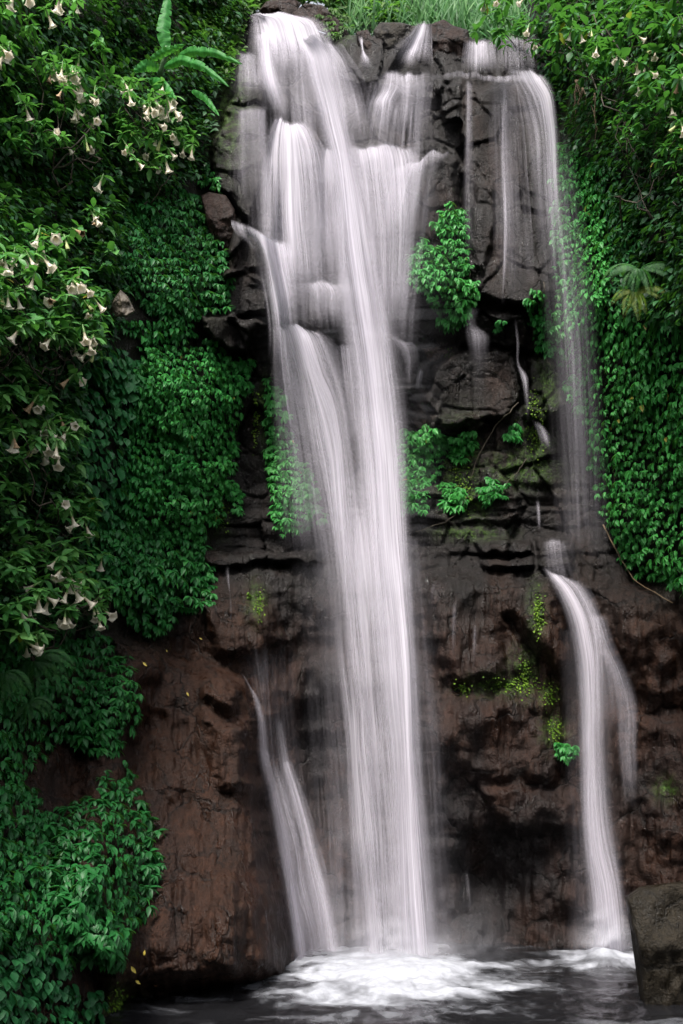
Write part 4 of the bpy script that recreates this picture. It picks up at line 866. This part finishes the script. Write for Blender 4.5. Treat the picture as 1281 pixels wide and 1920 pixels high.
shrub("angel's trumpet bush with scattered flowers beside the upper left vine dome", [(-40, 340), (60, 360), (190, 340), (230, 400), (215, 470), (200, 560), (190, 660), (100, 650), (-40, 660)],
      [(194, 345), (166, 402), (178, 408), (74, 447), (103, 455), (121, 457), (27, 483), (47, 491), (69, 487), (77, 496), (12, 509), (27, 503), (64, 527), (117, 546), (140, 542), (156, 548), (14, 563), (29, 564), (109, 577), (161, 579), (166, 594)], 170, .17, root_at=(70, 700), tint=(.2, .9), branches=26)
shrub("angel's trumpet bush with single drooping flowers above the big oval leaves", [(-40, 600), (120, 600), (190, 620), (200, 680), (140, 730), (40, 740), (-40, 720)],
      [(38, 630), (84, 641), (129, 644), (158, 630), (176, 640), (181, 665), (139, 715)], 90, .18, root_at=(60, 760), branches=12, tint=(.3, 1))
shrub("angel's trumpet bush with slim flowers at the left edge at mid height", [(-40, 700), (60, 690), (120, 730), (165, 800), (160, 850), (180, 960), (160, 1030), (60, 1040), (-40, 1040)],
      [(69, 762), (92, 758), (90, 807), (78, 815), (114, 801), (127, 817), (145, 809), (26, 827), (59, 836), (86, 840), (96, 852), (107, 844), (111, 955), (133, 974), (160, 994)], 190, .17, root_at=(40, 1020), tint=(.3, 1), branches=20)
shrub("lowest angel's trumpet bush with a thick cluster of fading flowers on the left", [(-40, 1040), (60, 1030), (160, 1030), (200, 1070), (205, 1130), (140, 1160), (90, 1200), (-40, 1190)],
      [(191, 1058), (98, 1076), (105, 1068), (126, 1078), (117, 1081), (159, 1085), (72, 1107), (135, 1115), (129, 1117), (152, 1130), (154, 1103), (183, 1109), (185, 1132), (78, 1130), (92, 1136), (33, 1144), (54, 1150), (180, 1152), (191, 1158), (174, 1155), (127, 1169), (121, 1165), (47, 1220), (68, 1212)], 100, .18, root_at=(40, 1230), tint=(.25, .95), branches=16, size=1.1)
shrub("angel's trumpet tree overhanging the right fall from the top right corner", [(905, -30), (1340, -30), (1340, 180), (1250, 190), (1150, 150), (1080, 170), (1030, 110), (960, 100), (884, 66), (900, 30)],
      [(932, 8), (985, 4), (993, 57), (1001, 84), (1071, 63), (1067, 39), (1089, 68), (1103, 57), (1120, 95), (1147, 104), (1157, 109), (1194, 76), (1198, 121), (1210, 107), (1230, 104), (1275, 39), (1275, 109), (1222, 143), (1275, 139), (1274, 160)], 190, .19, (.8, 2.0), root_at=(1240, 240), tint=(0, .45), branches=26, size=.78)
shrub("leafy shrub with few pale flowers hanging at the right edge above the ferns", [(1110, 200), (1180, 190), (1340, 180), (1340, 370), (1250, 350), (1200, 330), (1150, 260)],
      [(1259, 206), (1194, 168), (1277, 240)], 90, .14, (.6, 1.5), root_at=(1260, 400), tint=(.05, .7), branches=22)

# banana plant ----------------------------------------------------------
def banana_leaf(path, width, parent, name='leaf', mat='banana', roll=0.0, label=None):
    """path: pixel/distance points along the midrib"""
    pts = np.array([P(*p) for p in path]); n = 64
    s = np.linspace(0, 1, len(pts)); t = np.linspace(0, 1, n)
    mid_ = np.stack([np.interp(t, s, pts[:, i]) for i in range(3)], -1)
    for _ in range(9): mid_[1:-1] = (mid_[:-2] + 2 * mid_[1:-1] + mid_[2:]) / 4
    tg = nrm(np.gradient(mid_, axis=0)); vw = nrm(mid_ - np.array([0, 0, CZ]))
    sd_ = nrm(np.cross(tg, vw)); upv = np.cross(sd_, tg)
    w_ = width * (np.power(t + .02, .45) * np.power(1.001 - t, .75) * 1.75)[:, None]
    V = []; 
    for k_ in rng.integers(12, 58, 5): w_[k_] *= rng.uniform(.35, .7)
    for j, u in enumerate(np.linspace(-1, 1, 7)):
        wob = .04 * np.sin(t * 40 + u * 3)[:, None] * abs(u)
        V.append(mid_ + sd_ * w_ * u * math.cos(roll if u > 0 else -roll * .3) + upv * (w_ * abs(u) * (.35 + (math.sin(roll) if u > 0 else 0)) + wob * .25))
    V = np.stack(V, 1); k = 7; ii = np.arange(n * k).reshape(n, k)
    mb = MB(); mb.add(V.reshape(-1, 3), [np.stack([ii[:-1, :-1], ii[1:, :-1], ii[1:, 1:], ii[:-1, 1:]], -1).reshape(-1, 4)], np.clip(.5 + (rng.normal(0, .3, n) * (np.arange(n) % 2))[:, None] * np.ones(k) + .25 * np.abs(np.linspace(-1, 1, k))[None] ** 3, 0, .92).ravel())
    o = mb.build(name, M[mat], parent)
    sb = MB(); tube(sb, mid_ - upv * .006, .014, .006, 5); sb.build('midrib', M['green_stem'], o).matrix_parent_inverse
    return o
bd = float(sdepth(300, 140)) - .9
bn = empty('banana_plant', P(300, 150, bd), 'young banana plant with broad shiny leaves on the upper left bank', 'banana plant')
def leafpart(path, w_, **kw):
    pts = path; o = banana_leaf(pts, w_, bn, **kw); return o
leafpart([(312, 92, bd - .1), (306, 60, bd - .15), (312, 20, bd - .1), (318, -25, bd)], .13)
leafpart([(283, 112, bd - .1), (310, 97, bd - .2), (348, 83, bd - .4)], .075)
leafpart([(333, 108, bd - .2), (360, 96, bd - .4), (400, 98, bd - .6), (456, 121, bd - .7)], .085, roll=.3)
leafpart([(308, 126, bd - .2), (340, 112, bd - .45), (380, 124, bd - .7), (431, 163, bd - .8)], .085, roll=.4)
leafpart([(298, 128, bd), (275, 122, bd - .25), (250, 134, bd - .35)], .10)
leafpart([(280, 150, bd), (305, 160, bd - .3), (330, 185, bd - .5)], .10)
leafpart([(360, 170, bd - .2), (386, 185, bd - .5), (412, 218, bd - .6)], .06)
dl = leafpart([(350, 200, bd), (362, 225, bd - .1), (366, 256, bd - .05)], .07, mat='dead', name='leaf') if False else None
sb = MB(); tube(sb, np.array([P(298, 150, bd + .1), P(303, 130, bd), P(310, 105, bd - .1), P(313, 88, bd - .1)]), .05, .03, 8); sb.build('stem', M['green_stem'], bn)

# ferns -----------------------------------------------------------------
def fern(label, x, y, n, length, mat='fern', arc=(-2.3, .3), push=.6):
    d = float(sdepth(x, y)) - push; c = P(x, y, d); root = empty('fern', c, label, 'fern', 'ferns on the banks')
    for i in range(n):
        a_ = arc[0] + (arc[1] - arc[0]) * (i + .5) / n + rng.normal(0, .12); ln = length * rng.uniform(.8, 1.1)
        t = np.linspace(0, 1, 16)
        dirx, dirz = math.cos(a_), math.sin(a_)
        pts = c + np.stack([dirx * ln * t, -.35 * ln * t, dirz * ln * t * .6 + .28 * ln * np.sin(t * 2.2) - .55 * ln * t * t], -1)
        tg = nrm(np.gradient(pts, axis=0)); mb = MB()
        side = nrm(np.cross(tg, np.array([0, -.75, .65])))
        tt = np.linspace(.06, .985, 46)
        for sgn in (-1, 1):
            pp = np.stack([np.interp(tt, t, pts[:, k]) for k in range(3)], -1); s_ = np.stack([np.interp(tt, t, side[:, k]) for k in range(3)], -1); g_ = np.stack([np.interp(tt, t, tg[:, k]) for k in range(3)], -1)
            wl_ = ln * .22 * np.power(np.sin(np.pi * (.18 + .8 * tt)), .8)
            dd = s_ * sgn + g_ * .45 + np.array([0, 0, -.25])
            scatter(mb, T_LA, pp, dd, np.broadcast_to(np.array([0, -.75, .65]), pp.shape) + rng.normal(0, .1, pp.shape), wl_, np.clip(.5 + rng.normal(0, .18, len(tt)), 0, .95), .33)
        f_ = mb.build('frond', M[mat], root)
        sb = MB(); tube(sb, pts, .006, .002, 4); sb.build('stalk', M['green_stem'], f_)
    return root
fern('drooping fern below the lowest white flowers on the left', 62, 1240, 6, .62)
fern('smaller fern hanging at the left edge beside the vine slope', 8, 1262, 4, .5, arc=(-1.9, -.5))
fern('low fern tucked into the dark vine slope', 52, 1318, 4, .42)
fern('dark green fern fanning out of the shade on the right bank', 1198, 505, 6, .62, arc=(-3.0, .2), push=.8)
fern('yellowing fern beside the dark one on the right bank', 1190, 548, 6, .5, 'fern_yellow', (-2.9, .1), .9)
vine('dark plant with long finger leaves at the right edge beside the ferns', [(1236, 580), (1262, 578), (1290, 600), (1281, 625), (1240, 615)], .26, (24, 20), .7, (4, 6), 'vine_dark', T_LA, name='finger_leaf_plant', cat='plant', group='small plants on the rim', layers=1, stems=2, tint=(.2, .8))

# moss tufts
def moss_tuft(label, x, y, sx, sy, n):
    X = rng.normal(x, sx, n); Y = rng.normal(y, sy, n); pos = P(X, Y, depth(X, Y) - .02); mb = MB(); o = face(X, Y)
    scatter(mb, T_BR, pos, DOWN * .6 + o * .7 + rng.normal(0, .45, (n, 3)), o + UP * .6 + rng.normal(0, .2, (n, 3)), rng.uniform(.02, .05, n), rng.random(n) * .95, 1.1)
    tag(mb.build('moss', M['moss']), label, 'moss', 'moss patches on the rock', 'stuff')
for lab, x, y, sx, sy, n in (('bright yellow green moss streak on the rounded brown rock', 1010, 1148, 5, 20, 170), ('moss along the top of the lower dark block', 968, 1283, 26, 7, 130), ('moss running down the crevice edge', 984, 1262, 5, 20, 90),
    ('moss in the crevice right of the streak', 1028, 1300, 9, 10, 70), ('moss low in the crevice above the sprig', 1040, 1368, 8, 12, 90), ('small moss dots beside the forked trickle', 866, 1292, 8, 6, 50),
    ('thin moss line on the dark rock under the left ledge', 487, 1132, 4, 14, 70), ('moss specks left of the thin moss line', 466, 1118, 3, 4, 20), ('hanging moss strip beside the left vine curtain', 480, 785, 4, 24, 90), ('moss under the small vine tuft', 414, 962, 8, 14, 110),
    ('moss below the ragged vine patch', 868, 920, 12, 22, 160), ('moss by the small spout', 1008, 820, 9, 18, 110), ('moss bed on the dark rock right of the smooth face', 1006, 760, 8, 20, 80), ('moss cushion on the stepped rocks', 836, 660, 6, 4, 50), ('moss at the bottom left foot of the rock', 222, 1885, 14, 16, 160)):
    moss_tuft(lab, x, y, sx, sy, n)

# hanging dry roots and twigs
def root_bunch(label, x, y0, y1, n, spread, mat='root', push=.7):
    d = float(sdepth(x, y0)) - push; r_ = empty('hanging_root', P(x, y0, d), label, 'root', 'dry hanging roots')
    for i in range(n):
        xx = x + rng.normal(0, spread); yy = y1 - rng.uniform(0, .5) * (y1 - y0)
        pts = wander(P(x + rng.normal(0, spread * .6), y0, d), P(xx, yy, d - .05), 9, .05); sb = MB(); tube(sb, pts, .012, .004, 5); sb.build('root_strand', M[mat], r_)
root_bunch('tawny bunch of dry roots hanging under the right overhang', 1081, 150, 228, 7, 3)
root_bunch('thin dry roots hanging right of the tawny bunch', 1093, 165, 225, 3, 2)
root_bunch('long dry root hanging over the right vine column', 1116, 175, 275, 3, 2)
def twig(label, pts, r_=.012, mat='stem', push=.12):
    p_ = np.array(pts, float); t = np.linspace(0, 1, 14); s = np.linspace(0, 1, len(p_))
    x = np.interp(t, s, p_[:, 0]) + rng.normal(0, 1.2, 14); y = np.interp(t, s, p_[:, 1]) + rng.normal(0, 1.2, 14)
    sb = MB(); tube(sb, P(x, y, np.minimum(depth(x, y), sdepth(x, y)) - push), r_, r_ * .5, 5)
    tag(sb.build('twig', M[mat]), label, 'twig', 'bare twigs and creeper stems')
twig('long bare creeper stem slanting down the dark rock', [(972, 756), (935, 790), (905, 840), (880, 900)])
twig('short bare creeper stem below the little vine sprig', [(986, 862), (970, 885), (950, 905), (940, 930)], .009)
twig('curved creeper stem under the ragged vine patch', [(880, 925), (860, 960), (830, 982), (780, 998)], .009)
twig('brown creeper stem beside the narrow vine strand', [(1020, 530), (1022, 600), (1024, 660), (1032, 690)], .012)
twig('pale root edging the right vine wall', [(1130, 985), (1150, 1020), (1166, 1048), (1185, 1082), (1215, 1105), (1262, 1130)], .014, 'root', .1)

# fallen leaves
def fallen(label, x, y, ln, ang, mat='yellow_leaf'):
    mb = MB(); d = float(depth(x, y)) - .05
    scatter(mb, T_OV, P(np.array([x]), np.array([y]), np.array([d])), np.array([[math.cos(ang), -.2, math.sin(ang)]]), np.array([[.1, -1, .35]]), ln * .65, .5, .8)
    tag(mb.build('fallen_leaf', M[mat]), label, 'leaf', 'fallen leaves on the rock')
fallen('large yellow leaf stuck on the brown rock under the vine skirt', 268, 1242, .13, -.7)
fallen('narrow yellow leaf on the wet brown rock', 350, 1298, .11, -1.0)
fallen('small yellow leaf near the top of the brown rock', 374, 1196, .09, -.5)
fallen('pale yellow leaf below the vine skirt', 312, 1218, .08, -1.2)
fallen('torn yellow green leaf low on the brown rock', 246, 1812, .16, -.9)
fallen('second torn leaf under the torn yellow green one', 254, 1838, .12, -.6)
fallen('orange leaf at the foot of the brown rock', 288, 1848, .09, .1, 'dead_leaf')
fallen('thin leaf standing on the brown rock beside the vine mound', 270, 1792, .11, 1.4)

# ------------------------------------------------------------------ loose rocks
def rock(label, poly, d, thick, mat, seed, group=None, rough=.03, facets=9, name='boulder', cat='boulder', cap=None):
    """closed, chiselled stone whose outline seen from the pool is poly"""
    rg = np.random.default_rng(seed)
    poly = np.array(poly, float); c = poly.mean(0); n = 72
    seg = np.concatenate([poly, poly[:1]]); L_ = np.concatenate([[0], np.cumsum(np.hypot(*np.diff(seg, axis=0).T))]); tt = np.linspace(0, L_[-1], n, endpoint=False)
    bx = np.interp(tt, L_, seg[:, 0]); by = np.interp(tt, L_, seg[:, 1])
    pl = rg.normal(0, 1, (facets, 2)); pl /= np.linalg.norm(pl, axis=1)[:, None]; sl = rg.uniform(.5, 1.4, facets); of = rg.uniform(.75, 1.15, facets)
    m = 22; sc = np.hypot(bx - c[0], by - c[1]).mean()
    rings = []
    for sgn in (-1, 1):
        for i in range(m):
            t = 1 - (i / (m - 1)) if sgn < 0 else (i / (m - 1)); t = max(t, .02)
            x = c[0] + (bx - c[0]) * t; y = c[1] + (by - c[1]) * t
            u = np.stack([(x - c[0]) / sc, (y - c[1]) / sc], 1)
            h = np.min(of[None] - (u @ pl.T) * sl[None] * .55, 1); h = np.minimum(h, 2.4 * (1 - t ** 2.5)); h = np.maximum(h, 0)
            nz = (fbm(x / 14, y / 14, 4, seed) * rough * 3 + fbm(x / 45, y / 60, 4, seed + 1) * rough * 7) * (1 if t < .98 else 0)
            rings.append(P(x, y, d + (thick * h + nz) * (-1 if sgn > 0 else .8)) if True else None)
        if sgn < 0: pass
    # order: back centre -> rim -> front centre
    back_ = rings[:m]; front_ = rings[m:]
    allr = back_[::-1][:-1] + front_[::-1]
    V = np.stack(allr, 0); k = V.shape[0]; ii = np.arange(k * n).reshape(k, n); jj = np.roll(ii, -1, 1)
    q = np.stack([ii[:-1], jj[:-1], jj[1:], ii[1:]], -1).reshape(-1, 4)
    o = mesh_obj(name, V.reshape(-1, 3), [q, ii[0][None, ::-1], ii[-1][None]], M[mat]); tag(o, label, cat, group)
    return o
rock('big dark boulder standing in the pool at the foot of the right stream', [(1172, 1682), (1200, 1662), (1281, 1652), (1420, 1664), (1500, 1800), (1480, 2000), (1230, 2010), (1204, 1900), (1184, 1760)], 12.6, .75, 'boulder_brown', 5, facets=10, rough=.05)
rock('dark rim boulder topped by the leafy tuft', [(546, 26), (572, 6), (606, 10), (640, 40), (664, 78), (650, 84), (610, 62), (560, 44)], float(depth(600, 66)) + .1, .28, 'boulder', 11, 'boulders along the rim')
rock('grey rim boulder at the upper left lip of the falls', [(486, 18), (500, 2), (540, -6), (566, 6), (552, 28), (520, 36), (492, 32)], float(depth(520, 40)) + .35, .25, 'boulder', 12, 'boulders along the rim')
rock('flat brown rim boulder left of the middle cascade lip', [(700, 58), (712, 42), (752, 42), (782, 50), (764, 72), (734, 96), (708, 100)], float(depth(740, 80)) + .12, .25, 'boulder_brown', 13, 'boulders along the rim')
rock('broad dark rim boulder right of the middle cascade lip', [(806, 46), (832, 36), (850, 48), (878, 56), (884, 84), (868, 122), (826, 120), (808, 96)], float(depth(840, 90)) + .12, .3, 'boulder', 14, 'boulders along the rim')
rock('glossy black stone in the notch between the two lips', [(668, 60), (690, 55), (700, 74), (698, 108), (680, 112), (670, 92)], float(depth(684, 100)) + .12, .2, 'boulder', 15, 'boulders along the rim')
rock('wet grey ledge boulder beside the left vine dome', [(376, 366), (392, 360), (424, 366), (440, 392), (448, 448), (430, 480), (402, 466), (386, 420)], float(sdepth(418, 420)) - .25, .4, 'boulder', 16, 'stones on the cliff')
rock('pale weathered stone peeking out of the left foliage', [(204, 586), (214, 560), (226, 543), (240, 556), (254, 584), (240, 594), (216, 594)], float(sdepth(228, 570)) - .75, .25, 'pale_rock', 17, 'stones on the cliff')
rock('pointed stone wedged under the round vine clump', [(790, 654), (812, 650), (834, 650), (842, 660), (818, 678), (804, 680)], float(depth(815, 664)) - .05, .16, 'boulder', 18, 'stones on the cliff')
